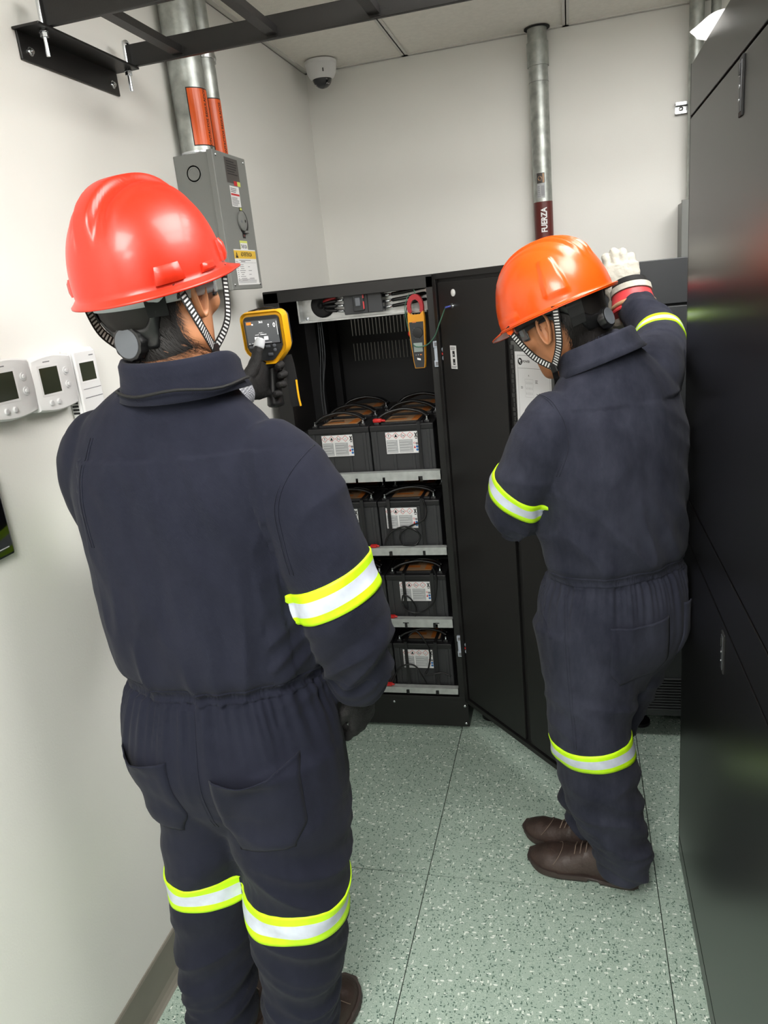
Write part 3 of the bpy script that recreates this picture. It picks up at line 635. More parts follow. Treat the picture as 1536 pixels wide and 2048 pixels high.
# ------------------------------------------------------------------ clamp meter hung from the cabinet frame
cm = thing('clamp_meter', 'yellow and dark grey clamp meter with red jaws hanging in the cabinet opening', 'clamp meter', (-0.468, 2.372, 1.322))
cmx, cmy = -0.468, 2.358
b = B()
def ring(b, cx_, cz_, y0, y1, ro, ri, sz, mi, a0=0, a1=2 * PI, n=28):
    o = []
    for k in range(n + 1):
        a = a0 + (a1 - a0) * k / n; c, s_ = math.cos(a), math.sin(a)
        o.append([V((cx_ + c * ri, y0, cz_ + s_ * ri * sz)), V((cx_ + c * ro, y0, cz_ + s_ * ro * sz)), V((cx_ + c * ro, y1, cz_ + s_ * ro * sz)), V((cx_ + c * ri, y1, cz_ + s_ * ri * sz))])
    b.loft(o, mi)
ring(b, cmx, 1.512, cmy - .010, cmy + .010, .0255, .0150, 1.55, 0, -PI * .18, PI * 1.18); b.build('jaw', 'jaw_red', cm, 'auto')
b = B(); pr = [(-.024, 1.500), (-.026, 1.482), (-.0255, 1.455), (-.0225, 1.40), (-.0185, 1.345), (-.0155, 1.325), (.0155, 1.325), (.0185, 1.345), (.0225, 1.40), (.0255, 1.455), (.026, 1.482), (.024, 1.500), (.013, 1.490), (-.013, 1.490)]
b.prism([(x, z) for x, z in pr], (cmx, cmy - .012, 0), (1, 0, 0), (0, 0, 1), (0, 1, 0), .024); b.build('housing', 'meter_orange', cm)
b = B(); pr = [(-.0225, 1.468), (-.0200, 1.40), (-.0165, 1.345), (-.0135, 1.327), (.0135, 1.327), (.0165, 1.345), (.0200, 1.40), (.0225, 1.468)]
b.prism(pr, (cmx, cmy - .0135, 0), (1, 0, 0), (0, 0, 1), (0, 1, 0), .003); fp = b.build('face_plate', 'meter_dark', cm)
b = B(); b.lathe((cmx + .002, cmy - .0135, 1.435), (0, -1, 0), [(0, .017), (.004, .016), (.0045, .011), (.0045, 0)], 24); b.build('rotary_dial', 'black_plastic', cm, 'auto')
q = Print((cmx, cmy - .0138, 0), (1, 0, 0), (0, 0, 1)); q.rect(-.014, 1.376, .014, 1.404, 'lcd_pale', 1); q.rect(-.012, 1.466, .000, 1.470, 'print_orange', 1)
for k in range(7): a = 2.2 + k * .42; q.rect(.002 + .0160 * math.cos(a) - .001, 1.435 + .0175 * math.sin(a) - .001, .002 + .0160 * math.cos(a) + .001, 1.435 + .0175 * math.sin(a) + .001, 'label_grey', 1)
q.rect(-.010, 1.366, -.007, 1.3675, 'label_grey', 1); q.disc(-.0015, 1.367, .0015, 'label_grey', 1); q.rect(.004, 1.3655, .0095, 1.3685, 'print_orange', 1); q.poly([(-.006, 1.352), (.005, 1.349), (.005, 1.355), (-.006, 1.358)], 'label_white', 1); q.build('display', cm)
b = B(); b.lathe((cmx - .020, cmy, 1.433), (-.9, 0, -.2), [(0, .011), (.006, .010), (.010, .006), (.012, 0)], 16); b.build('trigger', 'red_plastic', cm, 'auto')
b = B(); b.tube([(cmx - .016, cmy, 1.555), (cmx - .028, cmy, 1.535), (cmx - .036, cmy, 1.50), (cmx - .027, cmy, 1.452)], .0012, 6); b.tube([(cmx + .002, cmy, 1.55), (cmx - .002, cmy + .004, 1.566)], .002, 6, 0, 0); b.build('hanging_cord', 'cable_green', cm, True)

# ------------------------------------------------------------------ conduits on the left wall with the disconnect box
def conduit(name, x, y, z0, z1, r, label, group=None):
    t = thing(name, label, 'conduit', (x, y, z0), group)
    b = B(); b.cyl((x, y, z0), (x, y, z1), r, n=40); b.build('pipe', 'galvanised', t, 'auto'); return t
c1 = conduit('conduit', -0.952, 2.013, 1.966, 2.60, .0445, 'thick galvanised conduit with orange label entering the grey switch box')
b = B(); b.lathe((-0.952, 2.013, 1.962), (0, 0, 1), [(0, .049), (.004, .050), (.006, .0455), (.010, .0455)], 32); b.build('lock_nut', 'bright_zinc', c1, 'auto')
c2 = conduit('conduit', -0.950, 2.128, 1.966, 2.60, .0300, 'thinner galvanised conduit with orange label behind the thick one')
for c, x, y, r, z0, z1 in ((c1, -0.952, 2.013, .0447, 1.985, 2.118), (c2, -0.950, 2.128, .0302, 1.968, 2.118)):
    q = Print((x, y, 0), (0, 1, 0), (0, 0, 1), wrap=r); a0 = -r * 1.27
    q.rect(a0 - .001, z0 - .0025, r * 1.2, z1 + .0025, 'print_black', 1); q.rect(a0 + .0015, z0, r * 1.2, z1, 'label_orange', 3)
    q.text('CONTACTOS REGULADOS', -r * .16, (z0 + z1) / 2 - .004, .0125, 'print_black', 5, rot=PI / 2, bold=.0003, sx=.93)
    q.build('orange_label', c)['label'] = 'orange label lettered in black capitals'
b = B(); b.box((XL, 1.95, 2.195), (XL + .022, 2.27, 2.236), 0); b.box((XL + .022, 1.95, 2.195), (XL + .004, 2.27, 2.199), 0)
o = tag(b.build('wall_strut', 'galvanised'), 'short galvanised strut on the left wall behind the two conduits', 'strut')
def clamp(y, xr, r, z, lab, ear=1):
    t = B(); ring_ = []
    for k in range(25):
        a = -PI * .55 + PI * 1.1 * k / 24
        ring_.append([V((xr + math.cos(a) * rr, y + math.sin(a) * rr, z + zz)) for rr, zz in ((r, -.014), (r + .003, -.014), (r + .003, .014), (r, .014))])
    t.loft(ring_)
    for s_ in (-1, 1): t.box((xr - .012, y + s_ * (r + .001), z - .014), (xr + .014, y + s_ * (r + .012), z + .014), bev=.002)
    t.box((xr + .010, y + r + .001, z - .014), (xr + .014, y + r + .024, z + .014), bev=.002)
    t.lathe((xr + .014, y + r + .014, z), (1, 0, 0), [(0, .007), (.003, .007), (.004, .004), (.004, 0)], 12)
    tag(t.build('pipe_clamp', 'zinc', smooth='auto'), lab, 'pipe clamp', 'clamps holding the conduits')
clamp(2.013, -0.952, .045, 2.218, 'zinc pipe clamp around the thick conduit under the ladder rack'); clamp(2.128, -0.950, .0304, 2.232, 'zinc pipe clamp with a screw ear around the thinner conduit')

sb = thing('switch_box', 'grey steel electrical switch box on the left wall with warning labels', 'switch box', (-0.94, 2.058, 1.618))
b = B(); b.box((XL, 1.957, 1.620), (-0.900, 2.158, 1.963), bev=.002); b.build('box_body', 'box_grey', sb)
b = B(); b.box((-0.903, 1.953, 1.615), (-0.885, 2.162, 1.967), bev=.002); cv = b.build('cover', 'box_grey', sb)
for y in (1.965, 2.150):
    for z in (1.628, 1.955): bolt((-0.885, y + (.004 if y < 2 else -.004), z), (1, 0, 0), .004, 'screw', cv, washer=False)
b = B(); b.lathe((-0.948, 1.9572, 1.915), (0, -1, 0), [(0, .024), (.0008, .0235), (.0008, .0205), (.0002, .020), (.0002, .017), (.0008, .0165), (.0008, .013), (.0003, .0125), (.0003, 0)], 32); b.build('knockout', 'box_grey', sb, 'auto')
q = Print((-0.8848, 0, 0), (0, 1, 0), (0, 0, 1))
q.rect(2.020, 1.893, 2.105, 1.957, 'label_darkbrown', 1); q.lines(2.030, 1.915, 2.098, 1.953, 6, 'print_black', 2, .4); q.rect(2.062, 1.888, 2.084, 1.900, 'print_red', 2); q.rect(2.084, 1.888, 2.105, 1.900, 'label_lime', 2); q.build('nameplate', cv)
q = Print((-0.8848, 0, 0), (0, 1, 0), (0, 0, 1))
q.rect(2.030, 1.833, 2.090, 1.886, 'label_white', 1); q.rect(2.033, 1.862, 2.088, 1.867, 'print_red', 2); q.lines(2.034, 1.870, 2.080, 1.883, 3, 'print_dim', 2); q.lines(2.034, 1.836, 2.086, 1.859, 7, 'print_dim', 2, .45)
q.build('rating_label', cv)
b = B(); b.lathe((-0.885, 2.086, 1.794), (1, 0, 0), [(0, .031), (.002, .031), (.002, 0)], 32, 0); b.build('dial_plate', 'print_black', cv)
b = B(); b.lathe((-0.884, 2.076, 1.797), (1, 0, 0), [(0, .0265), (.004, .0262), (.0055, .024), (.0055, 0)], 32, 0); b.lathe((-0.8785, 2.089, 1.797), (1, 0, 0), [(0, .004), (.0006, .004), (.0006, 0)], 12, 1); b.lathe((-0.8785, 2.064, 1.795), (1, 0, 0), [(0, .004), (.0004, .003), (.0004, 0)], 12, 2)
b.box((-0.885, 2.083, 1.765), (-0.876, 2.104, 1.772), 0, bev=.002); b.build('rotary_handle', ['box_grey', 'print_black', 'grey_plastic'], cv, 'auto')
q = Print((-0.8848, 0, 0), (0, 1, 0), (0, 0, 1)); q.rect(2.072, 1.822, 2.092, 1.834, 'print_black', 1); q.rect(2.077, 1.826, 2.090, 1.832, 'label_lime', 2); q.rect(2.070, 1.752, 2.090, 1.766, 'print_black', 1); q.rect(2.076, 1.756, 2.086, 1.762, 'label_maroon', 2); q.build('position_window', cv)
q = Print((-0.8848, 0, 0), (0, 1, 0), (0, 0, 1))
q.rect(2.042, 1.719, 2.094, 1.745, 'label_lime', 1); q.rect(2.044, 1.719, 2.092, 1.739, 'label_white', 2); q.text('TAB 02A', 2.068, 1.729, .0135, 'print_black', 3, bold=.0002, sx=.82); q.build('name_tag', cv)['label'] = 'small lime and white tag reading TAB 02A'
q = Print((-0.8848, 0, 0), (0, 1, 0), (0, 0, 1))
q.rect(1.992, 1.627, 2.142, 1.7215, 'label_white', 3); q.rect(1.992, 1.697, 2.142, 1.7185, 'label_yellow', 4); q.poly([(2.000, 1.699), (2.018, 1.699), (2.009, 1.716)], 'print_black', 5); q.rect(2.0083, 1.7035, 2.0097, 1.7095, 'label_yellow', 6)
q.text('ADVERTENCIA', 2.075, 1.708, .0150, 'print_black', 5, bold=.0003, sx=.78)
q.rect(2.02, 1.692, 2.10, 1.6935, 'print_dim', 4); q.rect(1.996, 1.6885, 2.01, 1.690, 'print_dim', 4); q.rect(2.03, 1.6885, 2.06, 1.690, 'print_black', 4); q.rect(1.996, 1.686, 2.138, 1.6865, 'print_dim', 4)
for k in range(9): q.rect(2.000, 1.680 - k * .0052, 2.006, 1.6815 - k * .0052, 'print_dim', 4); q.rect(2.015 + .004 * (k % 3), 1.680 - k * .0052, 2.04 + .03 * random.random(), 1.6813 - k * .0052, 'print_dim', 4); q.rect(2.075, 1.680 - k * .0052, 2.08 + .03 * random.random(), 1.6813 - k * .0052, 'print_dim', 4) if k % 2 else None
for k in range(4): q.rect(1.996, 1.632 + k * .003, 2.11 + .02 * random.random(), 1.633 + k * .003, 'print_dim', 4)
q.build('warning_label', cv)['label'] = 'white and yellow warning label headed ADVERTENCIA'

# ------------------------------------------------------------------ conduit on the back wall
c3 = thing('conduit', 'tall galvanised conduit on the back wall with maroon band reading FUERZA', 'conduit', (-0.092, 3.155, 1.60))
b = B(); b.cyl((-0.092, 3.155, 1.58), (-0.092, 3.155, 2.60), .0350, n=40); b.build('pipe', 'galvanised', c3, 'auto')
b = B(); b.lathe((-0.092, 3.155, 2.296), (0, 0, 1), [(0, .0355), (0, .0392), (.078, .0392), (.078, .0355)], 40); b.build('coupling', 'galvanised', c3, 'auto')
b = B(); b.lathe((-0.092, 3.155, 2.243), (0, 0, 1), [(0, .0352), (0, .0360), (.0016, .0360), (.0016, .0352)], 40); b.build('joint_ring', 'box_grey', c3, 'auto')
b = B(); b.lathe((-0.092, 3.155, 2.4185), (0, 0, 1), [(0, .036), (0, .046), (.003, .046), (.003, .036)], 40); b.build('hole_shade_ring', 'black_matte', c3, 'auto')  # black ring stands in for the shaded ceiling hole around the pipe
b = B(); b.lathe((-0.092, 3.155, 1.60), (0, 0, 1), [(0, .0351), (0, .0356), (.232, .0356), (.232, .0351)], 40); b.build('maroon_band', 'label_maroon', c3, 'auto')
q = Print((-0.092, 3.155, 0), (1, 0, 0), (0, 0, 1), wrap=.0356); q.text('FUERZA', .004, 1.765, .031, 'label_white', 3, rot=PI / 2, bold=.0010, sx=.80); q.build('lettering', c3)
q = Print((-0.092, 3.155, 0), (1, 0, 0), (0, 0, 1), wrap=.0351); q.rect(-.020, 1.897, .010, 1.933, 'label_darkbrown', 2); q.disc(-.008, 1.914, .008, 'label_tan', 3); q.rect(.002, 1.899, .008, 1.931, 'label_tan', 3); q.rect(-.020, 1.845, .010, 1.896, 'label_grey', 2)
for k in range(9): q.rect(-.004 + k * .0013, 1.852, -.0034 + k * .0013, 1.888, 'print_dim', 3)
q.lines(-.018, 1.85, -.007, 1.89, 6, 'print_dim', 3); q.build('pipe_sticker', c3)
c4 = conduit('conduit', 0.450, 3.15, 1.50, 2.60, .0245, 'galvanised conduit at upper right, seen beside the top corner of the tall black cabinet')
c5 = conduit('conduit', 0.512, 3.15, 1.50, 2.60, .0165, 'thin galvanised conduit at upper right, seen above the paper sheet')
st = B(); st.box((0.388, 3.178, 2.072), (1.0, 3.2, 2.076)); st.box((0.388, 3.178, 2.106), (1.0, 3.2, 2.110)); st.box((0.388, 3.196, 2.072), (1.0, 3.2, 2.110)); st.box((.388, 3.176, 2.100), (1.0, 3.180, 2.110)); st.box((.388, 3.176, 2.072), (1.0, 3.180, 2.080)); st.lathe((.408, 3.196, 2.090), (0, -1, 0), [(0, .008), (.003, .008), (.005, .004), (.005, 0)], 12)
tag(st.build('wall_strut', 'zinc', smooth='auto'), 'slotted galvanised strut on the back wall beside the tall black cabinet', 'strut')
b = B(); b.box((0.402, 3.06, 1.15), (0.78, 3.2, 1.766), bev=.002); b.box((0.396, 3.05, 1.14), (0.786, 3.062, 1.772), bev=.002)
tag(b.build('junction_box', 'box_grey'), 'plain grey junction box on the back wall, mostly hidden by the tall black cabinet', 'junction box')

# ------------------------------------------------------------------ ladder rack overhead
ld = thing('ladder_rack', 'black steel overhead cable ladder running out from the left wall', 'cable ladder', (0.3, 1.597, 2.118))
for y in (1.438, 1.742):
    b = B(); b.box((-0.962, y, 2.1175), (XR - .002, y + .011, 2.163), bev=.0015); b.build('stringer', 'ladder_steel', ld)
k = 0; x = -0.848
while x < XR - .05:
    b = B(); b.box((x, 1.449, 2.124), (x + .024, 1.742, 2.127)); b.box((x, 1.449, 2.127), (x + .003, 1.742, 2.140)); b.box((x + .021, 1.449, 2.127), (x + .024, 1.742, 2.140)); b.box((x + .021, 1.7405, 2.12), (x + .026, 1.7425, 2.134), 0); b.build('rung', 'ladder_steel', ld)
    x += .228
bk = thing('wall_bracket', 'black steel angle bracket bolted to the left wall under the cable ladder', 'bracket', (-0.99, 1.575, 2.062))
b = B(); b.box((XL, 1.408, 2.063), (XL + .005, 1.742, 2.1165), bev=.0015); b.box((XL, 1.400, 2.1115), (-0.940, 1.750, 2.1165), bev=.0015); b.build('angle', 'ladder_steel', bk)
for y in (1.436, 1.716):
    b = B(); b.lathe((XL + .005, y, 2.082), (1, 0, 0), [(0, .0085), (.0015, .0085), (.0015, .006), (.003, .0052), (.006, .0052), (.006, .0025), (.008, .0025), (.008, 0)], 14); b.build('anchor_bolt', 'bright_zinc', bk, 'auto')
for y, x, lab in ((1.430, -0.953, 'zinc J-bolt clamping the near rail of the cable ladder to its bracket'), (1.730, -0.958, 'zinc J-bolt clamping the far rail of the cable ladder to its bracket')):
    b = B(); b.tube([(x, y, 2.066), (x, y, 2.155), (x, y + .003, 2.165), (x, y + .012, 2.169), (x, y + .021, 2.165), (x, y + .023, 2.155)], .0038, 12); b.lathe((x, y, 2.098), (0, 0, 1), [(0, .0038), (0, .0078), (.007, .0078), (.007, .0038)], 6); b.lathe((x, y, 2.106), (0, 0, 1), [(0, .0038), (0, .0088), (.0015, .0088), (.004, .007), (.004, .0038)], 16)
    tag(b.build('j_bolt', 'bright_zinc', smooth='auto'), lab, 'bolt', 'bolts of the cable ladder')

# ------------------------------------------------------------------ security camera
sc = thing('security_camera', 'white dome security camera on the ceiling in the back left corner', 'security camera', (-0.893, 3.065, 2.33))
b = B(); b.lathe((-0.893, 3.065, 2.42), (0, 0, -1), [(0, .060), (.012, .0605), (.014, .0585), (.040, .055), (.056, .046), (.062, .038), (.060, .034)], 40); b.build('housing', 'white_plastic', sc, 'auto')
b = B(); b.lathe((-0.893, 3.065, 2.362), (0, 0, -1), [(0, .0365)] + [(.034 * math.sin(k * PI / 16), .0365 * math.cos(k * PI / 16)) for k in range(1, 8)] + [(.034, 0)], 32); b.build('dome', 'black_gloss', sc, True)
ds = B(); ds.loft([[V((-0.893 + math.sin(a) * .0375 * math.cos(el) * 1 + 0, 3.065 + .0375 * math.cos(a) * math.cos(el), 2.362 - .0355 * math.sin(el))) for a in [PI * .78 + PI * .44 * j / 12 for j in range(13)]] for el in [k * PI / 2 / 12 for k in range(12)]], cap=False, closed=False); ds.build('sensor_shroud', 'dark_grey_plastic', sc, True)
for k in range(8):
    a = 3.7 + k * .32; b = B(); b.lathe((-0.893 + .028 * math.cos(a), 3.065 + .028 * math.sin(a), 2.3405), (math.cos(a) * .7, math.sin(a) * .7, -.7), [(0, .0022), (.001, .0018), (.0012, 0)], 8); b.build('infrared_led', 'label_white', sc)
b = B(); b.box((-0.872, 3.0085, 2.372), (-0.868, 3.0100, 2.384)); b.build('logo_mark', 'dark_grey_plastic', sc)

# ------------------------------------------------------------------ thermostats on the left wall
def thermo(yc, zc, lab, W=.124, H=.100):
    t = thing('thermostat', lab, 'thermostat', (XL, yc, zc - H / 2), 'thermostats on the left wall'); x = XL
    def outline(s_, w_=W, h_=H, n=10):
        P = []
        for (ax, az, bx, bz, bow) in ((-1, -1, 1, -1, .006), (1, -1, 1, 1, .005), (1, 1, -1, 1, .006), (-1, 1, -1, -1, .005)):
            for k in range(n):
                u = k / n; py = ax + (bx - ax) * u; pzz = az + (bz - az) * u; bo = bow * math.sin(PI * u)
                P.append((yc + py * (w_ / 2 - .002) * s_ + (bo if ax == bx == 1 else -bo if ax == bx == -1 else 0), zc + pzz * (h_ / 2 - .002) * s_ + (bo if az == bz == 1 else -bo if az == bz == -1 else 0)))
        return P
    b = B(); b.loft([[V((x + d, y, z)) for y, z in outline(s_)] for d, s_ in ((0, .90), (.006, .90), (.008, .99), (.022, 1.0), (.027, .975), (.029, .93))]); b.build('housing', 'white_plastic', t, 'auto')
    q = Print((x + .0292, yc, zc), (0, 1, 0), (0, 0, 1)); q.rect(-.045, -.022, .018, .036, 'label_white', 1); q.rect(-.040, -.018, .013, .031, 'lcd', 2); q.rect(-.025, .041, -.005, .0425, 'print_dim', 1); q.build('display', t)
    for (yy, zz, r) in ((-.025, -.036, .0055), (-.003, -.036, .0055), (.036, .018, .0075), (.036, -.008, .0075)):
        b = B(); p_ = (x + .028, yc + yy, zc + zz)
        b.lathe(p_, (1, 0, 0), [(0, r), (.003, r), (.0042, r * .8), (.0045, 0)] if r < .006 else [(0, r), (.0025, r), (.0025, r * .55), (.0045, r * .5), (.005, 0)], 20); b.build('button', 'white_plastic_shade', t, 'auto')
    return t
thermo(1.140, 1.474, 'leftmost white thermostat on the left wall, cut off by the picture edge'); thermo(1.262, 1.469, 'middle one of the three white wall controls, a thermostat with four buttons')
t = thing('wall_sensor', 'tall white wall controller with small dark display, right of the two thermostats', 'controller', (XL, 1.38, 1.37))
b = B(); b.box((XL, 1.330, 1.375), (XL + .022, 1.411, 1.525), bev=.004); b.box((XL + .021, 1.334, 1.380), (XL + .028, 1.408, 1.520), bev=.003); b.build('housing', 'white_plastic', t)
q = Print((XL + .0283, -.032, 0), (0, 1, 0), (0, 0, 1)); q.rect(1.374, 1.455, 1.432, 1.500, 'label_white', 1); q.rect(1.378, 1.459, 1.427, 1.496, 'lcd', 2); q.rect(1.376, 1.442, 1.436, 1.4432, 'print_dim', 1); q.rect(1.376, 1.424, 1.436, 1.4256, 'print_dim', 1); q.rect(1.415, 1.508, 1.43, 1.510, 'print_dim', 1); q.build('display', t)
b = B()
for z0 in (1.490, 1.395):
    for k in range(4): b.box((XL + .004, 1.3285, z0 + k * .007), (XL + .018, 1.3305, z0 + .004 + k * .007))
b.build('vent_slots', 'black_matte', t)
t = thing('wall_tablet', 'glossy black wall panel at the left picture edge below the thermostats', 'panel', (XL, .98, 1.18))
b = B(); b.box((XL, .86, 1.188), (XL + .012, 1.074, 1.34), bev=.006); b.build('housing', 'black_gloss', t); q = Print((XL + .0122, 0, 0), (0, 1, 0), (0, 0, 1)); q.rect(1.03, 1.2045, 1.06, 1.2065, 'label_grey', 1); q.build('front_print', t)
# ================================================================== people
def resample(rows, k=4):
    """Catmull-Rom over rows of numbers"""
    out = []
    for i in range(len(rows) - 1):
        p0 = rows[max(i - 1, 0)]; p1 = rows[i]; p2 = rows[i + 1]; p3 = rows[min(i + 2, len(rows) - 1)]
        for j in range(k):
            t = j / k; out.append([0.5 * (2 * b + (c - a) * t + (2 * a - 5 * b + 4 * c - d) * t * t + (3 * b - a - 3 * c + d) * t ** 3) for a, b, c, d in zip(p0, p1, p2, p3)])
    out.append(list(rows[-1])); return out
def limb(b, rows, side, n=28, scale=1.0, ex=1.0, trim=0.0, k=4):
    """closed tube: rows (x,y,z,ra,rb); ra lies along side"""
    rows = resample([list(r) + ([r[3]] if len(r) == 4 else []) for r in rows], k); side = V(side); R = []
    P = [V(r[:3]) for r in rows]
    for i, r in enumerate(rows):
        t = (P[min(i + 1, len(P) - 1)] - P[max(i - 1, 0)]).normalized(); s_ = (side - t * side.dot(t)).normalized(); u = t.cross(s_)
        ring_ = []
        for q in range(n):
            a = 2 * PI * q / n; c, sn = math.cos(a), math.sin(a)
            c = math.copysign(abs(c) ** ex, c); sn = math.copysign(abs(sn) ** ex, sn)
            ring_.append(P[i] + s_ * (c * (r[3] * scale - trim)) + u * (sn * (r[4] * scale - trim)))
        R.append(ring_)
    # rounded ends
    for e, d in ((0, -1), (-1, 1)):
        c0 = P[e]; t = (P[0] - P[1]).normalized() if e == 0 else (P[-1] - P[-2]).normalized()
        rr = min(rows[e][3], rows[e][4]) * scale * 0.35; base = R[e]; extra = [[c0 + (p - c0) * f + t * rr * g for p in base] for f, g in ((.85, .6), (.5, .95))]
        if e == 0: R = extra[::-1] + R
        else: R = R + extra
    b.loft(R)
def ball(b, c, rx, ry, rz, M=None, n=20):
    c = V(c); R = []
    for i in range(1, n):
        ph = -PI / 2 + PI * i / n
        R.append([V((c.x + rx * math.cos(ph) * math.cos(2 * PI * k / n), c.y + ry * math.cos(ph) * math.sin(2 * PI * k / n), c.z + rz * math.sin(ph))) for k in range(n)])
    if M: R = [[M @ p for p in r] for r in R]
    b.loft(R)
def fuse(b, voxel, it=6, fac=0.5):
    """union of all closed shells in b -> one continuous skin (returned as plain mesh, world coordinates)"""
    me = bpy.data.meshes.new('tmp'); me.from_pydata([tuple(v) for v in b.v], [], b.f)
    bm = bmesh.new(); bm.from_mesh(me); bmesh.ops.recalc_face_normals(bm, faces=bm.faces); bm.to_mesh(me); bm.free()
    o = bpy.data.objects.new('tmp', me); C.objects.link(o)
    m = o.modifiers.new('r', 'REMESH'); m.mode = 'VOXEL'; m.voxel_size = voxel; m.adaptivity = 0
    if it: s_ = o.modifiers.new('s', 'SMOOTH'); s_.factor = fac; s_.iterations = it
    bpy.context.view_layer.update()
    out = bpy.data.meshes.new_from_object(o.evaluated_get(bpy.context.evaluated_depsgraph_get())); bpy.data.objects.remove(o); bpy.data.meshes.remove(me)
    out.materials.clear(); return out
def displace(me, fn):
    import numpy as np
    n = len(me.vertices); co = np.empty(n * 3); no = np.empty(n * 3); me.vertices.foreach_get('co', co); me.vertices.foreach_get('normal', no)
    co = co.reshape(-1, 3); no = no.reshape(-1, 3)
    d = np.array([fn(V(co[i]), V(no[i])) for i in range(n)]); co += no * d[:, None]
    me.vertices.foreach_set('co', co.ravel()); me.update()
def ss(a, b_, x):
    t = max(0.0, min(1.0, (x - a) / (b_ - a))); return t * t * (3 - 2 * t)
def bump_(x, c, w_): return math.exp(-((x - c) / w_) ** 2)
def ridge(p, sx, sy, sz, seed=0.0):
    v = noise.noise(V((p.x * sx + seed, p.y * sy + seed * 1.7, p.z * sz - seed)))
    return 1 - abs(v) * 2.4
def bvh_of(me): return BVHTree.FromPolygons([v.co.copy() for v in me.vertices], [tuple(p.vertices) for p in me.polygons])
def band(bvh, a, c, widths, mats_, name, parent, off=0.0022, tilt=(0, 0, 0), n=96, wav=0.0, rough=0.0, rmax=0.2):
    """ring hugging the cloth around the limb axis from a towards c; widths = consecutive stripe widths"""
    a = V(a); t = (V(c) - a).normalized(); u = t.orthogonal().normalized(); v = t.cross(u); tilt = V(tilt)
    rows = []; s_ = 0; heights = [0]; midx = []
    for k, w_ in enumerate(widths):
        st = max(1, int(round(w_ / 0.006)))
        for j in range(st): s_ += w_ / st; heights.append(s_); midx.append(k)
    b = B(); P = []
    for h in heights:
        ring_ = []; prev = None
        for q in range(n):
            an = 2 * PI * q / n; d = u * math.cos(an) + v * math.sin(an)
            sh = tilt.dot(d) + wav * math.sin(an * 3 + 1)
            o_ = a + t * (h + sh)
            hit = bvh.ray_cast(o_, d, rmax); r = hit[3] if hit[0] is not None else (prev or 0.08)
            prev = r; ring_.append((o_, d, r))
        rs = [x[2] for x in ring_]
        rs = [sorted(rs[(q + k) % n] for k in range(-2, 3))[2] for q in range(n)]; md_ = sorted(rs)[n // 2]; rs = [min(r, md_ * 1.16) for r in rs]; rs = [(rs[q - 1] + 2 * rs[q] + rs[(q + 1) % n]) / 4 for q in range(n)]
        P.append([ring_[q][0] + ring_[q][1] * (rs[q] + off + rough * noise.noise(V((q * .35, h * 60, 3)))) for q in range(n)])
    inner = [[p - (p - (a + t * heights[i])).normalized() * (off + .002) for p in P[i]] for i in (0, -1)]
    b.loft([inner[0]] + P + [inner[1]], 0, cap=False)
    midx = [0] + midx + [midx[-1]]
    k = 0
    for i in range(len(P) + 1):
        for q in range(n): b.m[k] = midx[i]; k += 1
    um = []
    for m in mats_:
        if m not in um: um.append(m)
    b.m = [um.index(mats_[m]) for m in b.m]
    return b.build(name, um, parent, True)
def patch(bvh, o, u, v, nrm, outline, name, m, parent, off=0.003, gape=0.0, nu=22, nv=26, hem=0.0, seam=True):
    """cloth patch laid on the body: outline(t) gives (left,right) in u for t 0 (top)..1 (bottom) along -v; v length = outline height"""
    o = V(o); u = V(u).normalized(); v = V(v).normalized(); nrm = V(nrm).normalized(); P = []
    for j in range(nv + 1):
        t = j / nv; l, r, h = outline(t); row = []
        for i in range(nu + 1):
            s_ = i / nu; q = o + u * (l + (r - l) * s_) - v * h
            hit = bvh.ray_cast(q + nrm * .25, -nrm, .5)
            p = hit[0] if hit[0] is not None else q
            g = gape * math.sin(PI * s_) * max(0, 1 - t * 4) ** 1.5
            edge = .0012 if (i in (1, nu - 1) or j in (nv - 1,)) and seam else 0
            row.append(p + nrm * (off + g - edge + (hem if t < .08 else 0) - (off * .9 if i in (0, nu) or j == nv else 0)) - v * g * .5)
        P.append(row)
    b = B(); n1 = nu + 1
    b.add([p for r in P for p in r], [(j * n1 + i, j * n1 + i + 1, (j + 1) * n1 + i + 1, (j + 1) * n1 + i) for j in range(nv) for i in range(nu)])
    ob = b.build(name, m, parent, True); md = ob.modifiers.new('t', 'SOLIDIFY'); md.thickness = .0018; md.offset = 0; return ob
def mtx(o, f, up):
    """head/hand frame: x right, y forward f, z up"""
    f = V(f).normalized(); up = V(up); x = f.cross(up).normalized(); z = x.cross(f).normalized(); o = V(o)
    return Matrix(((x.x, f.x, z.x, o.x), (x.y, f.y, z.y, o.y), (x.z, f.z, z.z, o.z), (0, 0, 0, 1)))
def put(b, M): b.v = [M @ v for v in b.v]; return b

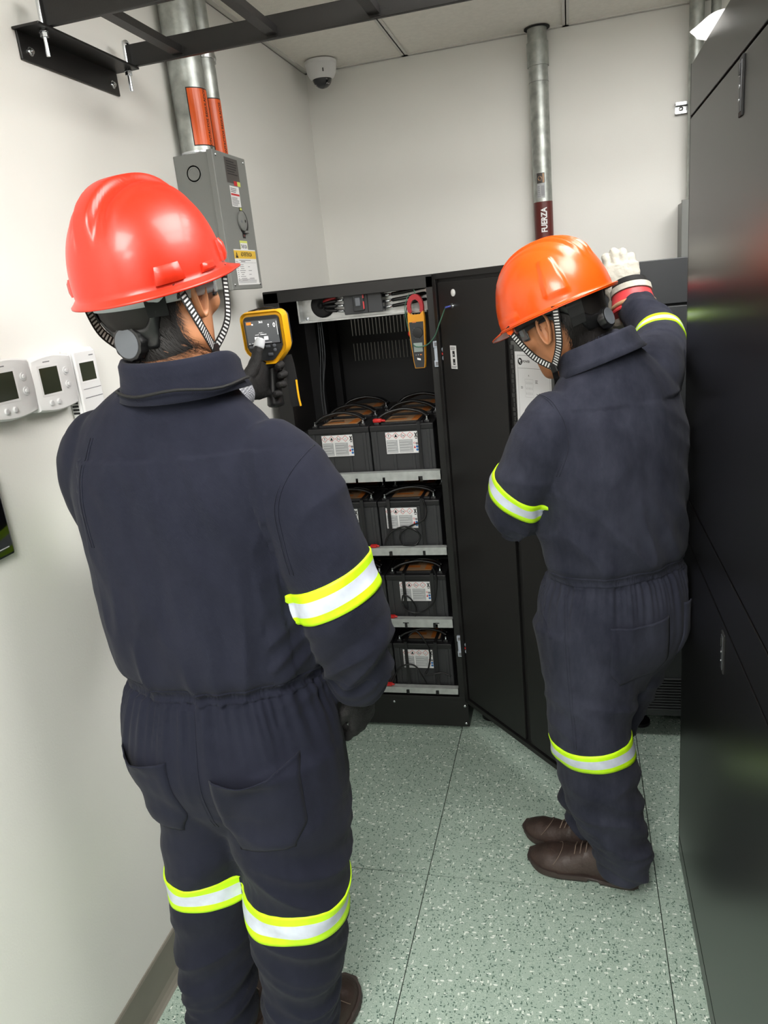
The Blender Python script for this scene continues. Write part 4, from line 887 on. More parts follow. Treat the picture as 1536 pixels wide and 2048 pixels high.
HEADR = [(-.112, .048, .022, .026, .028), (-.104, .044, .036, .042, .040), (-.085, .032, .050, .058, .055), (-.058, .016, .0595, .074, .074), (-.028, .002, .067, .087, .086), (0, 0, .0725, .090, .093), (.03, 0, .0765, .092, .098), (.06, 0, .0765, .089, .097), (.09, 0, .066, .075, .083), (.112, 0, .046, .052, .058), (.123, 0, .02, .022, .026)]
def headring(z, grow=0.0, n=32):
    R = resample([list(r) for r in HEADR], 8); r = min(R, key=lambda q: abs(q[0] - z)); return r
def head_shells(b, M):
    hb = B(); R = []
    for z, cy_, w_, f, bk_ in resample([list(r) for r in HEADR], 3):
        R.append([V((w_ * math.sin(a), cy_ + (f if math.cos(a) > 0 else bk_) * math.cos(a), z)) for a in [2 * PI * k / 36 for k in range(36)]])
    hb.loft(R)
    limb(hb, [(0, .086, .030, .008, .008), (0, .100, .006, .010, .010), (0, .108, -.014, .014, .012), (0, .098, -.024, .013, .008)], (1, 0, 0), 14)
    limb(hb, [(-.045, .066, .036, .008), (-.02, .084, .036, .009), (0, .086, .032, .007), (.02, .084, .036, .009), (.045, .066, .036, .008)], (0, 0, 1), 12)
    for s_ in (-1, 1): ball(hb, (s_ * .044, .058, -.018), .022, .026, .022)
    put(hb, M); k = len(b.v); b.v += hb.v; b.f += [tuple(k + i for i in f) for f in hb.f]; b.m += hb.m
def face_parts(M, person):
    for s_ in (-1, 1):
        b = B(); ball(b, (s_ * .031, .0765, .010), .0125, .0125, .0125, n=14); put(b, M); e = b.build('eye', 'eye_white', person, True)
        b = B(); b.lathe(M @ V((s_ * .031, .0885, .010)), M.to_3x3() @ V((0, 1, 0)), [(0, .006), (.0012, .005), (.0016, 0)], 14); b.build('iris', 'iris', e, True)
        b = B(); b.loft([[V((s_ * (.031 + .018 * math.cos(a)), .0795 + .0085 * math.cos((a - PI / 2)) , .012 + .0075 * math.sin(a))) + V((0, d, d * .4)) for a in [PI * k / 10 for k in range(11)]] for d in (0, .002, .004)], cap=False, closed=False); put(b, M); b.build('eyelid', 'skin', person, True)
        b = B(); limb(b, [(s_ * .014, .0905, .031, .002, .003), (s_ * .032, .0895, .037, .0022, .0038), (s_ * .049, .076, .033, .0015, .002)], (0, 1, 0), 8); put(b, M); b.build('eyebrow', 'hair', person, True)
        # ear: concave shell with a rolled rim and a lobe
        b = B(); R = []
        for ri, (sc, lift) in enumerate(((1.0, .004), (1.06, .010), (1.03, .0155), (.90, .0155), (.80, .010), (.62, .006), (.30, .003), (.05, .003))):
            ring_ = []
            for k in range(28):
                a = 2 * PI * k / 28; ex_ = .0165 * sc * (1 + .12 * math.sin(a)); ez = .031 * sc
                ring_.append(V((s_ * (.070 + lift + .006 * max(0, -math.cos(a))), -.004 + ex_ * math.cos(a) - .004 * math.sin(a), -.004 + ez * math.sin(a) - (.003 if math.sin(a) < -.7 else 0))))
            R.append(ring_)
        b.loft(R); put(b, M); b.build('ear', 'skin', person, True)
    b = B(); limb(b, [(-.022, .078, -.052, .003), (-.010, .0885, -.0495, .0045), (0, .090, -.0505, .004), (.010, .0885, -.0495, .0045), (.022, .078, -.052, .003)], (0, 0, 1), 10); limb(b, [(-.020, .078, -.055, .003), (0, .0885, -.059, .0055), (.020, .078, -.055, .003)], (0, 0, 1), 10); put(b, M); me = b.build('lips', 'lip', person, True)
def on_skin(M, bvh, a, z, g, p):
    """push p (head space) out to the skin along its own direction when the neck or skull is fatter there"""
    d = V((math.sin(a), math.cos(a), 0)); o_ = V((0, 0, z)); W = M @ (o_ + d * .2); D = (M.to_3x3() @ -d).normalized()
    hit = bvh.ray_cast(W, D, .2)
    if hit[0] is None: return p
    q = M.inverted() @ hit[0]; r = (q - o_).length + g
    return o_ + d * r if r > (p - o_).length and r < .125 else p
def hair_mesh(M, person, low=-.075, name='hair', seed=1, bvh=None):
    """short cropped hair: cap following the skull with a tapered nape, plus fine strands"""
    rnd = random.Random(seed); RR = resample([list(r) for r in HEADR], 8)
    def surf(a, z, g):
        r = min(RR, key=lambda q: abs(q[0] - z)); c = math.cos(a)
        p = V(((r[2] + g) * math.sin(a), r[1] + ((r[3] if c > 0 else r[4]) + g) * c, z)); return on_skin(M, bvh, math.atan2(p.x, p.y), z, g, p) if bvh and abs(a) > 1.5 else p
    def hairline(a):   # a=0 front, pi back
        d = abs(a)
        if d < 1.0: return .062
        if d < 1.45: return .062 - (d - 1.0) / .45 * .070      # sideburn
        if d < 1.75: return .030 if d > 1.52 else -.012
        return .020 - ss(1.75, 2.35, d) * (.020 - low - .012) - .012 * ss(2.2, PI, d)
    b = B(); n = 72; R = []
    for j in range(15):
        t = j / 14; ring_ = []
        for k in range(n):
            a = -PI + 2 * PI * k / n; z0 = hairline(a); z = z0 + (.121 - z0) * t
            g = .0015 + .0065 * ss(0, .25, t) + .0012 * noise.noise(V((a * 9, z * 120, seed)))
            ring_.append(surf(a, z, g))
        R.append(ring_)
    b.loft(R, cap=False); put(b, M); h = b.build(name, 'hair', person, True)
    s_ = B()
    for i in range(5200):
        a = PI + rnd.uniform(-1.75, 1.75); a = (a + PI) % (2 * PI) - PI; zl = hairline(a) - .022 if abs(a) > 1.8 else hairline(a) - .004
        z = zl + (rnd.random() ** 1.3) * .075; dens = ss(zl, zl + .03, z)
        if rnd.random() > .25 + dens: continue
        g0 = .001 if z < hairline(a) else .007; p = surf(a, z, g0); L = .006 + .010 * dens
        q = surf(a + rnd.uniform(-.10, .10), z - L, g0 + .0035 * rnd.random()); wd = V((math.cos(a), -math.sin(a), 0)) * .00035
        s_.add([p - wd, p + wd, q], [(0, 1, 2)])
    put(s_, M); o = s_.build('hair_strand', 'hair', h); o['kind'] = 'stuff'
    return h

def helmet(M, person, m, style):
    hs = {}
    def shell_pt(a, e, g=0.0):
        """a azimuth from front (+ to the right), e 0 rim .. pi/2 crown"""
        ce, se = math.cos(e), math.sin(e); c, s_ = math.cos(a), math.sin(a)
        if style == 'ridge': rx, rf, rb, rz, px, pz_ = .116, .138, .132, .150, .80, .95
        else: rx, rf, rb, rz, px, pz_ = .110, .132, .128, .140, .84, .95
        x = (rx + g) * (ce ** px) * s_; y = ((rf if c > 0 else rb) + g) * (ce ** px) * c; z = (rz + g) * (se ** pz_)
        if style == 'ridge':
            k = (1 - ss(.013, .022, abs(x))) * ss(.42 if c < 0 else .15, .85 if c < 0 else .5, e) * .013
            k += (1 - ss(.004, .012, abs(abs(x) - .040 - .02 * (y + .1)))) * ss(.35, .8, e) * ss(.02, .05, y + .12) * .0025
            k -= (1 - ss(.0, .006, abs(abs(x) - .033))) * ss(.5, .9, e) * .0015
        else:
            k = sum((1 - ss(.0022, .0052, abs(x - xo))) for xo in (-.020, -.0, .020)) * ss(.45, .75, e) * .0055
            k += (1 - ss(.045, .055, abs(x))) * ss(.4, .7, e) * .002
            da = abs(abs(a) - 2.15); k += (1 - ss(.20 - .10 * e / .8, .24 - .10 * e / .8, da)) * ss(.12, .16, e) * (1 - ss(.72, .78, e)) * .005
            k += (1 - ss(.30, .34, abs(abs(a) - 1.05))) * ss(.03, .05, e) * (1 - ss(.13, .15, e)) * .003
        L = math.sqrt(x * x + y * y + z * z) or 1
        return V((x, y, z)) * (1 + k / L)
    b = B(); n = 168; R = []
    def brim(a):
        d = abs(a)
        if style == 'ridge': return .010 + .046 * math.exp(-(d / .62) ** 2.6), -.011 - .006 * math.exp(-(d / .7) ** 2)
        return .011 + .026 * math.exp(-(d / .62) ** 2.4), -.004 - .012 * math.exp(-(d / .7) ** 2)
    for (o_, zf, up) in ((1.0, 1.0, -.001), (1.0, 1.0, .0015), (.82, .9, .002), (.5, .6, .0015), (.2, .25, .001)):
        ring_ = []
        for k in range(n):
            a = -PI + 2 * PI * k / n; p = shell_pt(a, .0); w_, dz = brim(a); d = V((p.x, p.y, 0)).normalized()
            lip = .0035 * (o_ > .9) * (style != 'ridge') * (abs(a) > .9)
            ring_.append(V((p.x, p.y, 0)) + d * w_ * o_ + V((0, 0, dz * zf + up + lip)))
        R.append(ring_)
    for j in range(49):
        e = (PI / 2 - .012) * (j / 48) ** .92
        R.append([shell_pt(-PI + 2 * PI * k / n, e) for k in range(n)])
    b.loft(R, cap=False); kk = len(R) - 1; b.add([R[-1][k] for k in range(n)], [tuple(range(n))])
    put(b, M); hat = b.build('hard_hat', m, person, True); md = hat.modifiers.new('t', 'SOLIDIFY'); md.thickness = .0028; md.offset = -1
    hat['label'] = 'worn red hard hat with centre crest and side lugs' if style == 'ridge' else 'shiny orange hard hat with three ribs on its crown'
    def lug(a, hw, z0, z1, th, taper=.8):
        b = B(); R = []
        for (q, t_) in ((0, -.004), (0, th * .75), (.25, th), (1, th), (1, th)):
            pass
        rows = []
        for kz in range(5):
            z = z0 + (z1 - z0) * kz / 4; row = []
            f = 1 - (1 - taper) * kz / 4
            e = math.asin(max(0, min(.99, z / .15)) ** (1 / .95))
            for ka in range(7):
                aa = a + hw * f * (ka / 3 - 1); d = th * (1 if 0 < kz < 4 and 0 < ka < 6 else .55); row.append((shell_pt(aa, e, -.003), shell_pt(aa, e, d)))
            rows.append(row)
        outer = [[r[1] for r in row] for row in rows]; inner = [[r[0] for r in row] for row in rows]
        n_ = 7; vs = [p for r in outer for p in r] + [p for r in inner for p in r]; off = 35; fs = []
        for i in range(4):
            for j in range(6): q = i * n_ + j; fs.append((q, q + 1, q + 1 + n_, q + n_)); fs.append(tuple(off + x for x in (q, q + n_, q + 1 + n_, q + 1)))
        per = [(0, j) for j in range(7)] + [(i, 6) for i in range(1, 5)] + [(4, j) for j in range(5, -1, -1)] + [(i, 0) for i in range(3, 0, -1)]
        ids = [i * n_ + j for i, j in per]
        for k in range(len(ids)): x, y = ids[k], ids[(k + 1) % len(ids)]; fs.append((x, off + x, off + y, y))
        b.add(vs, fs); put(b, M); b.build('lug', m, hat, 'auto')
    if style == 'ridge':
        for s_ in (-1, 1): lug(s_ * 2.12, .19, .004, .030, .0085); lug(s_ * 1.52, .13, .004, .017, .007, .85); lug(s_ * 1.03, .09, .008, .042, .009, .6); 
    else:
        for s_ in (-1, 1):
            b = B(); b.loft([[V((s_ * (.100 + d), .060 + x, z)) for x, z in ((-.010, .0), (-.007, -.012), (0, -.016), (.007, -.012), (.010, .0))] for d in (0, .004)]); put(b, M); b.build('strap_tab', m, hat, 'auto')
    return hat, shell_pt
def ribbon(pts, nrm, w_, name, m, parent, rep=0.009, th=.0012):
    P = spline(pts, 10); N = V(nrm); b = B(); vs = []; L = 0; us = []
    for i, p in enumerate(P):
        t = (P[min(i + 1, len(P) - 1)] - P[max(i - 1, 0)]).normalized(); s_ = t.cross(N).normalized(); nn = s_.cross(t).normalized()
        if i: L += (p - P[i - 1]).length
        for sg in (-1, 1):
            for d in (0, 1): vs.append(p + s_ * (w_ / 2 * sg) + nn * th * d); us.append(((sg + 1) / 2, L / rep))
    fs = []
    for i in range(len(P) - 1):
        a = i * 4; c = a + 4
        fs += [(a + 1, a + 3, c + 3, c + 1), (a, c, c + 2, a + 2), (a, a + 1, c + 1, c), (a + 2, c + 2, c + 3, a + 3)]
    me = bpy.data.meshes.new(name); me.from_pydata([tuple(v) for v in vs], [], fs); uv = me.uv_layers.new(name='UVMap')
    for l in me.loops: uv.data[l.index].uv = us[l.vertex_index]
    return link(name, me, parent, [m])
def suspension(M, person, hat, shell_pt, knob_r=.024, sweat=True, straps=True, drop=-.050, side_list=(-1, 1), MH=None, bvh=None):
    RR = resample([list(r) for r in HEADR], 8)
    def hp_(a, z, g):
        r = min(RR, key=lambda q: abs(q[0] - z)); c = math.cos(a); p = V(((r[2] + g) * math.sin(a), r[1] + ((r[3] if c > 0 else r[4]) + g) * c, z)); return on_skin(M, bvh, math.atan2(p.x, p.y), z, g, p) if bvh else p
    b = B(); n = 90; R = []
    def zr(a):
        k = ss(1.9, 2.75, abs(a)); return .038 + (drop + .030 - .038) * k, .014 + (drop - .014) * k
    for t in (0, .2, .5, .8, 1): R.append([hp_(a, zr(a)[1] * (1 - t) + zr(a)[0] * t, .0085 + .003 * (0 < t < 1)) for a in [-PI + 2 * PI * k / n for k in range(n)]])
    b.loft(R, cap=False); put(b, M); sb_ = b.build('headband', 'black_plastic', hat, True); md = sb_.modifiers.new('t', 'SOLIDIFY'); md.thickness = .002
    # uprights joining the nape strap to the shell
    for a0 in (-2.35, 2.35):
        b = B(); b.loft([[hp_(a0 + dx, z, .011 + q) for dx, q in ((-.16, 0), (-.16, .0025), (.16, .0025), (.16, 0))] for z in (-.028, -.01, .01, .03, .05)]); put(b, M); b.build('headband_arm', 'black_plastic', hat)
    if sweat:
        b = B(); R = []
        for t in (0, .33, .66, 1): R.append([hp_(a, -.008 + .026 * t + .006 * math.cos(a), .0115 + .002 * math.sin(PI * t)) for a in [1.2 + (2 * PI - 2.4) * k / 50 for k in range(51)]])
        b.loft(R, cap=False, closed=False); put(b, M); s_ = b.build('sweatband', 'glove_grey', hat, True); md = s_.modifiers.new('t', 'SOLIDIFY'); md.thickness = .002
    b = B(); kz = drop + .012; y0 = -(min(RR, key=lambda q: abs(q[0] - kz))[4] - min(RR, key=lambda q: abs(q[0] - kz))[1]) - .010
    R = []
    for d, f in ((0, .9), (.002, 1), (.014, 1), (.017, .94), (.018, .84)):
        R.append([V(((knob_r * f * (1 + .035 * (math.cos(12 * a) > 0))) * math.cos(a), y0 - d, kz + (knob_r * f * (1 + .035 * (math.cos(12 * a) > 0))) * math.sin(a))) for a in [2 * PI * k / 72 for k in range(72)]])
    b.loft(R); put(b, M); kb = b.build('ratchet_knob', 'black_plastic', hat, 'auto')
    b = B(); b.lathe(V((0, y0 - .0178, kz)), (0, -1, 0), [(0, knob_r * .82), (.001, knob_r * .82), (.0014, knob_r * .78), (.0014, 0)], 32); put(b, M); b.build('knob_cap', 'grey_plastic', hat)
    N3 = M.to_3x3()
    for s_ in side_list:
        j = V((s_ * .078, .014, -.088)); rear = V((s_ * .090, -.058, .018)); front = V((s_ * .092, .066, .018))
        if MH is not None: rear = M.inverted() @ (MH @ V((s_ * .100, -.060, .002))); front = M.inverted() @ (MH @ V((s_ * .098, .068, .002)))
        mid1 = V((s_ * .094, -.030, -.045)); mid2 = V((s_ * .090, .044, -.045))
        nn = N3 @ V((s_, 0, 0)); tw = [M @ p for p in (rear, mid1, j)]; ribbon(tw, nn, .0165, 'chin_strap', 'webbing', hat, .0062)
        ribbon([M @ p for p in (front, mid2, j)], nn, .0150, 'chin_strap', 'webbing', hat, .0062)
        b = B(); b.box(j + V((-.004, -.008, -.010)), j + V((.004, .008, .010)), bev=.002); put(b, M); b.build('strap_buckle', 'black_plastic', hat)
        ribbon([M @ p for p in (j, V((s_ * .060, .030, -.110)), V((s_ * .030, .046, -.124)), V((0, .050, -.128)))], N3 @ V((s_ * .6, 0, -.8)), .012, 'chin_strap', 'black_matte', hat, .01)
def glasses(M, person):
    g = B(); R = []
    for z in (-.014, -.008, .006, .020, .026):
        R.append([V((math.sin(a) * .072, .030 + math.cos(a) * (.078 - .004 * abs(z) * 40), z + .002 - (.006 * (abs(a) > .5) * 0))) for a in [-1.35 + 2.7 * k / 40 for k in range(41)]])
    g.loft(R, cap=False, closed=False); put(g, M); o = g.build('safety_glasses', 'lens_grey', person, True); md = o.modifiers.new('t', 'SOLIDIFY'); md.thickness = .0018
    for s_ in (-1, 1):
        b = B(); b.loft([[V((s_ * x, y, z + dz)) for dz in (-.004, .004) for x in ((xx, xx + .003) if dz < 0 else (xx + .003, xx))] for xx, y, z in ((.069, .048, .010), (.076, .02, .012), (.080, -.02, .012), (.076, -.045, -.004))]); put(b, M); b.build('temple_arm', 'black_plastic', o)
    return o

def hand(M, m, name, parent, curl=(.5, .5, .5, .5), thumb=((.7, .6, -.35), .4), sc=1.0, mirror=False, voxel=.0026, tip=None, spread=.10, cuff=None, fat=1.0, tl=1.0):
    """wrist at origin, fingers +Y, palm faces -Z, thumb on +X"""
    b = B(); f = fat
    limb(b, [(0, -.045, 0, .029 * f, .024 * f), (0, 0, 0, .029 * f, .020 * f), (.002, .030, 0, .037 * f, .017 * f), (.001, .060, 0, .041 * f, .0155 * f), (0, .086, 0, .040 * f, .0125 * f)], (1, 0, 0), 24)
    roots = [(.030, .082, 0), (.010, .088, .002), (-.010, .085, .001), (-.029, .077, -.002)]; Ls = (.070, .078, .073, .057)
    tips = []
    for i, (r, L) in enumerate(zip(roots, Ls)):
        ang = 0; p = V((r[0], r[1] - .018, r[2])); rows = [(p.x, p.y, p.z, .0098 * f)]; p = V(r); rows.append((p.x, p.y, p.z, .0098 * f)); sp = spread * (1.2 - i * .8)
        for k, fr in enumerate((.42, .32, .26)):
            c_ = curl[i] if not isinstance(curl[i], (tuple, list)) else curl[i][k]
            ang += c_ * (1.15 if k else .9); d = V((math.sin(sp) * math.cos(ang), math.cos(sp) * math.cos(ang), -math.sin(ang)))
            q = p + d * L * fr; mid = (p + q) / 2; rr = (.0096, .0088, .0078)[k] * f
            rows.append((mid.x, mid.y, mid.z, rr * .97)); rows.append((q.x, q.y, q.z, rr)); p = q
        limb(b, rows, (1, 0, 0), 14, k=3); tips.append((rows[-3:], rows[-1][3]))
    td, tc = thumb; td = V(td).normalized(); p0 = V((.020, .012, -.004)); p1 = p0 + V((.018, .022, -.004)); p2 = p1 + td * .034 * tl; d2 = (td + V((-.25, .3, -.1)) * tc).normalized(); p3 = p2 + d2 * .028 * tl
    limb(b, [(*p0, .014 * f), (*p1, .0135 * f), (*p2, .0108 * f), (*((p2 + p3) / 2), .0102 * f), (*p3, .0090 * f)], (0, 0, 1), 14)
    if cuff: limb(b, [(0, -.005, 0, .032 * f, .025 * f), (0, -.03, 0, .036 * f, .030 * f), (0, -.06, 0, .043 * f, .037 * f)], (1, 0, 0), 24)
    Sc = Matrix.Diagonal((-sc if mirror else sc, sc, sc, 1)); T = M @ Sc
    put(b, T); me = fuse(b, voxel, 4); displace(me, lambda p, n: .0011 * noise.noise(p * 70) + .0007 * noise.noise(p * 160))
    o = link(name, me, parent, [m], True)
    return o, T, (p2, p3)
def shoe(heel, yaw, person, pitch=0.0, L=.285, lab=None, lift=0.0, roll=0.0):
    """heel = ground point at the back of the heel; yaw: direction of the toe"""
    M = Matrix.Translation(V(heel) + V((0, 0, lift))) @ Matrix.Rotation(yaw, 4, 'Z') @ Matrix.Rotation(pitch, 4, 'X') @ Matrix.Rotation(roll, 4, 'Y')
    k = L / .285; rows = [(0.0, .024, .060, .012), (.012, .034, .080, .010), (.05, .038, .098, .010), (.09, .038, .100, .012), (.12, .039, .088, .014), (.15, .043, .074, .014), (.19, .049, .062, .013), (.225, .049, .056, .012), (.255, .041, .046, .013), (.275, .026, .034, .015), (.284, .010, .024, .017)]
    b = B(); R = []
    for y, w_, h, z0 in resample([list(r) for r in rows], 5):
        ring_ = []
        for q in range(28):
            a = 2 * PI * q / 28; c, s_ = math.cos(a), math.sin(a)
            x = w_ * (abs(c) ** .75) * (1 if c > 0 else -1) * (1 if s_ < 0 else (1 - .30 * s_ * (1 if y < .13 else .45)))
            z = (z0 + (h - z0) * s_ ** .85) if s_ > 0 else z0 + .006 * s_
            ring_.append(V((x * k, y * k, z * k + (.0015 * math.sin(y * 140) * s_ if .15 < y < .24 and s_ > 0 else 0))))
        R.append(ring_)
    b.loft(R); put(b, M); sh = b.build('shoe', 'leather_brown', person, True)
    if lab: sh['label'] = lab
    b = B(); R = []
    for y, w_, h, z0 in resample([list(r) for r in rows], 5):
        hz = .000 if (y < .095 or y > .125) else .007; ww = w_ + .0045; tz = z0 + .006 + (.004 if y > .2 else 0); yy = y if 0 < y < .28 else (y - .004 if y < .1 else y + .004)
        hz += .010 * ss(.24, .29, y)
        tr = .0012 * (math.sin(y * 420) > 0)
        R.append([V((x * k, yy * k, z * k)) for x, z in ((-ww, tz), (-ww - .0015 - tr, hz + .010), (-ww + .004, hz), (ww - .004, hz), (ww + .0015 + tr, hz + .010), (ww, tz))])
    b.loft(R); put(b, M); b.build('sole', 'sole_dark', sh, 'auto')
    for q, (yy, zz) in enumerate(((.128, .088), (.143, .080), (.158, .0735))):
        b = B(); b.tube([V((x * k, yy * k, (zz - abs(x) * .35) * k + .004)) for x in (-.024, -.012, 0, .012, .024)], .0016, 6); put(b, M); b.build('lace', 'stitch', sh, True)
    b = B(); b.tube([V((.042 * math.cos(a) * k, (.215 + .0 - .022 * math.sin(a)) * k, (.030 + .032 * math.sin(a)) * k + .002)) for a in [PI * q / 12 for q in range(13)]], .0009, 5, 0, 0); put(b, M); b.build('toe_seam', 'stitch', sh)
    return sh
def collar(c, axis, front, rx, ry, h, name, m, parent, span=2.3, fold=.05, flare=.018, lowfront=.02):
    """folded shirt collar round the neck; open at the front"""
    ax = V(axis).normalized(); f = V(front); f = (f - ax * f.dot(ax)).normalized(); r = f.cross(ax); c = V(c); b = B(); n = 56; R = []
    prof = [(.0, -.030), (.0, 0), (.0, .5), (.001, .85), (.004, 1.0), (.009, 1.0), (.013, .86), (.014, .5), (.018, .1), (.018 + flare, -.25)]
    for (g, t) in prof:
        row = []
        for k in range(n + 1):
            a = PI - span + 2 * span * k / n; fr = ss(1.2, 2.6, abs(a - PI)); hh = h * (1 - .25 * fr)
            gg = g * (1 - .2 * fr); wob = .0018 * noise.noise(V((a * 2.5, t * 2, 5)))
            row.append(c + f * ((ry + gg + wob) * math.cos(a)) + r * ((rx + gg + wob) * math.sin(a)) + ax * (hh * t - lowfront * fr))
        R.append(row)
    b.loft(R, cap=False, closed=False); o = b.build(name, m, parent, True); md = o.modifiers.new('t', 'SOLIDIFY'); md.thickness = .0028; md.offset = 0; return o

# ------------------------------------------------------------------ worker on the left, seen from behind
def clothes(torso, arms, legs, side, scale=1.0, trim=0.0):
    b = B(); limb(b, torso, side, 44, scale, .92, trim, 4)
    for a in arms: limb(b, a, side, 28, scale, 1.0, trim)
    for l in legs: limb(b, l, side, 28, scale, .95, trim)
    return b
P1 = thing('person', 'worker in navy coverall and red hard hat seen from behind, operating a thermal imager', 'person', (-.65, 1.12, 0))
R1 = V((1, .04, 0)).normalized(); F1 = V((-.04, 1, 0)).normalized()
T1 = [(-.648, 1.105, .640, .10, .085), (-.648, 1.108, .700, .168, .118), (-.645, 1.112, .780, .212, .145), (-.642, 1.118, .860, .208, .140), (-.640, 1.120, .915, .192, .128), (-.640, 1.122, .945, .186, .122), (-.640, 1.120, .985, .200, .136), (-.640, 1.118, 1.06, .205, .136), (-.640, 1.118, 1.18, .208, .132), (-.640, 1.118, 1.29, .212, .124), (-.636, 1.120, 1.365, .190, .108), (-.628, 1.120, 1.415, .145, .092), (-.620, 1.120, 1.455, .095, .078), (-.614, 1.122, 1.485, .072, .070)]
A1L = [(-.775, 1.125, 1.375, .070, .070), (-.812, 1.135, 1.335, .078, .078), (-.828, 1.160, 1.25, .076, .076), (-.822, 1.210, 1.16, .070, .070), (-.810, 1.265, 1.125, .064), (-.792, 1.300, 1.180, .060), (-.758, 1.338, 1.268, .054), (-.722, 1.366, 1.338, .046)]
A1R = [(-.505, 1.115, 1.350, .062, .064), (-.465, 1.105, 1.310, .074, .080), (-.430, 1.095, 1.25, .078, .082), (-.402, 1.090, 1.15, .074, .078), (-.385, 1.095, 1.07, .072, .074), (-.380, 1.115, 1.00, .070, .068), (-.390, 1.145, .935, .060, .058), (-.402, 1.170, .880, .050, .048)]
L1L = [(-.722, 1.110, .80, .110, .130), (-.722, 1.108, .70, .099, .118), (-.731, 1.105, .58, .088, .104), (-.746, 1.105, .46, .084, .094), (-.762, 1.105, .34, .082, .090), (-.776, 1.105, .22, .078, .086), (-.784, 1.106, .12, .073, .084), (-.786, 1.108, .075, .070, .082)]
L1R = [(-.550, 1.110, .80, .122, .132), (-.550, 1.106, .70, .124, .124), (-.552, 1.100, .58, .116, .112), (-.556, 1.095, .46, .104, .102), (-.570, 1.098, .34, .096, .096), (-.588, 1.105, .22, .084, .090), (-.598, 1.106, .12, .076, .086), (-.600, 1.108, .075, .073, .084)]
MH1 = mtx((-.645, 1.125, 1.606), (.20, 1, .05), (0, 0, 1)) @ Matrix.Scale(1.07, 4)
def cloth_fn1(p, n):
    z = p.z; x = p.x
    d = .0022 * noise.noise(V((x * 16, p.y * 16, z * 9))) + .0010 * noise.noise(V((x * 45, p.y * 45, z * 28)))
    sleeve = x < -.79 or x > -.47
    if .93 < z < 1.36 and not sleeve:      # blouse: long folds fanning down to the waist
        k = ss(1.25, .99, z); d += .0095 * k * max(0, ridge(p, 20, 6, 3.5, 2.1)) - .004 * k
        d += .006 * (1 - k) * max(0, ridge(V((x + (z - 1.2) * .35, p.y, z)), 14, 5, 4, 9.3))
    if z < .935 and z > .6:                # gathers under the elastic
        k = ss(.66, .92, z); a = math.atan2(p.y - 1.115, x + .642); d += .0070 * k * noise.noise(V((a * 7.5, z * 3, 1))) + .0028 * k * ss(.80, .93, z) * math.sin(a * 60 + 2 * math.sin(a * 9))
    d -= .008 * bump_(z, .945, .014) * (not (x > -.455 and z > .85))
    if z < .72:                            # legs: diagonal drag lines, stacked folds low down
        u = z + (x + .65) * .45 * (1 if x > -.65 else -1)
        d += .0085 * (ridge(V((x, p.y, u)), 5, 4, 13, 4.4) - .5) * ss(.76, .62, z)
        d += .009 * (ridge(V((x, p.y, u)), 7, 5, 26, 7.7) - .5) * ss(.35, .10, z)
    if x > -.50 and z > .84 and z < 1.36:  # right sleeve: bunching at the elbow
        u = z - (x + .4) * .8; d += .010 * (ridge(V((x, p.y, u)), 6, 6, 17, 3.0) - .45) * bump_(z, 1.0, .13) + .004 * (ridge(V((x, p.y, u)), 8, 6, 12, 5.0) - .5) * ss(1.0, 1.2, z)
    return d
def body_of(name, torso, arms, legs, side, neck, MH, person, extra=()):
    b = clothes([r for r in torso[:-3]], [a[:-1] for a in arms], [l[:-2] for l in legs], side, .84, .004)
    limb(b, neck, side, 26); head_shells(b, MH)
    for e in extra: limb(b, e, side, 16)
    me = fuse(b, .0042, 5); displace(me, lambda p, n: .0005 * noise.noise(p * 60))
    bb = bvh_of(me); link(name, me, person, ['skin'], True); return bb
b = clothes(T1, (A1L, A1R), (L1L, L1R), R1); me = fuse(b, .0050, 7); displace(me, cloth_fn1)
bv1 = bvh_of(me); cv1 = link('coverall', me, P1, ['navy_twill'], True)
NK1 = [(-.622, 1.125, 1.40, .090, .070), (-.619, 1.122, 1.46, .064, .064), (-.620, 1.122, 1.51, .060, .062), (-.622, 1.130, 1.56, .060, .064), (-.622, 1.138, 1.60, .055, .06)]
bb1 = body_of('body', T1, (A1L, A1R), (L1L, L1R), R1, NK1, MH1, P1)
face_parts(MH1, P1); hair_mesh(MH1, P1, -.090, seed=3, bvh=bb1)
LIM, SIL = 'lime_tape', 'silver_tape'
W3 = (.016, .026, .016)
band(bv1, (-.390, 1.093, 1.085), (-.405, 1.091, 1.16), W3, (LIM, SIL, LIM), 'reflective_band', cv1, tilt=(.012, .0, .01))
band(bv1, (-.825, 1.20, 1.17), (-.828, 1.160, 1.25), W3, (LIM, SIL, LIM), 'reflective_band', cv1)
band(bv1, (-.746, 1.105, .460), (-.738, 1.105, .56), W3, (LIM, SIL, LIM), 'reflective_band', cv1, wav=.003)
band(bv1, (-.557, 1.095, .420), (-.554, 1.098, .54), (.018, .03, .018), (LIM, SIL, LIM), 'reflective_band', cv1, wav=.004)
def waistband(bvh, c, zc, h, m, parent, rx=.3, n=380, skip=None):
    b = B(); R = []
    for j in range(9):
        t = j / 8; ring_ = []; prev = .15
        for q in range(n):
            a = 2 * PI * q / n; d = V((math.cos(a), math.sin(a), 0)); o_ = V(c) + V((0, 0, zc + (t - .5) * h - V(c).z))
            hit = bvh.ray_cast(o_, d, rx); r = hit[3] if hit[0] is not None else prev
            if r > .235: r = prev
            prev = r; g = .0032 * abs(math.sin(q * PI / 2.5 + 1.2 * noise.noise(V((a * 6, 0, 1))))) * math.sin(PI * t) ** .5 + .0012 * noise.noise(V((a * 14, t * 3, 2)))
            edge = -.004 if j in (0, 8) else .0022
            ring_.append(o_ + d * (r + edge + g))
        R.append(ring_)
    b.loft(R, cap=False); return b.build('waistband', m, parent, True)
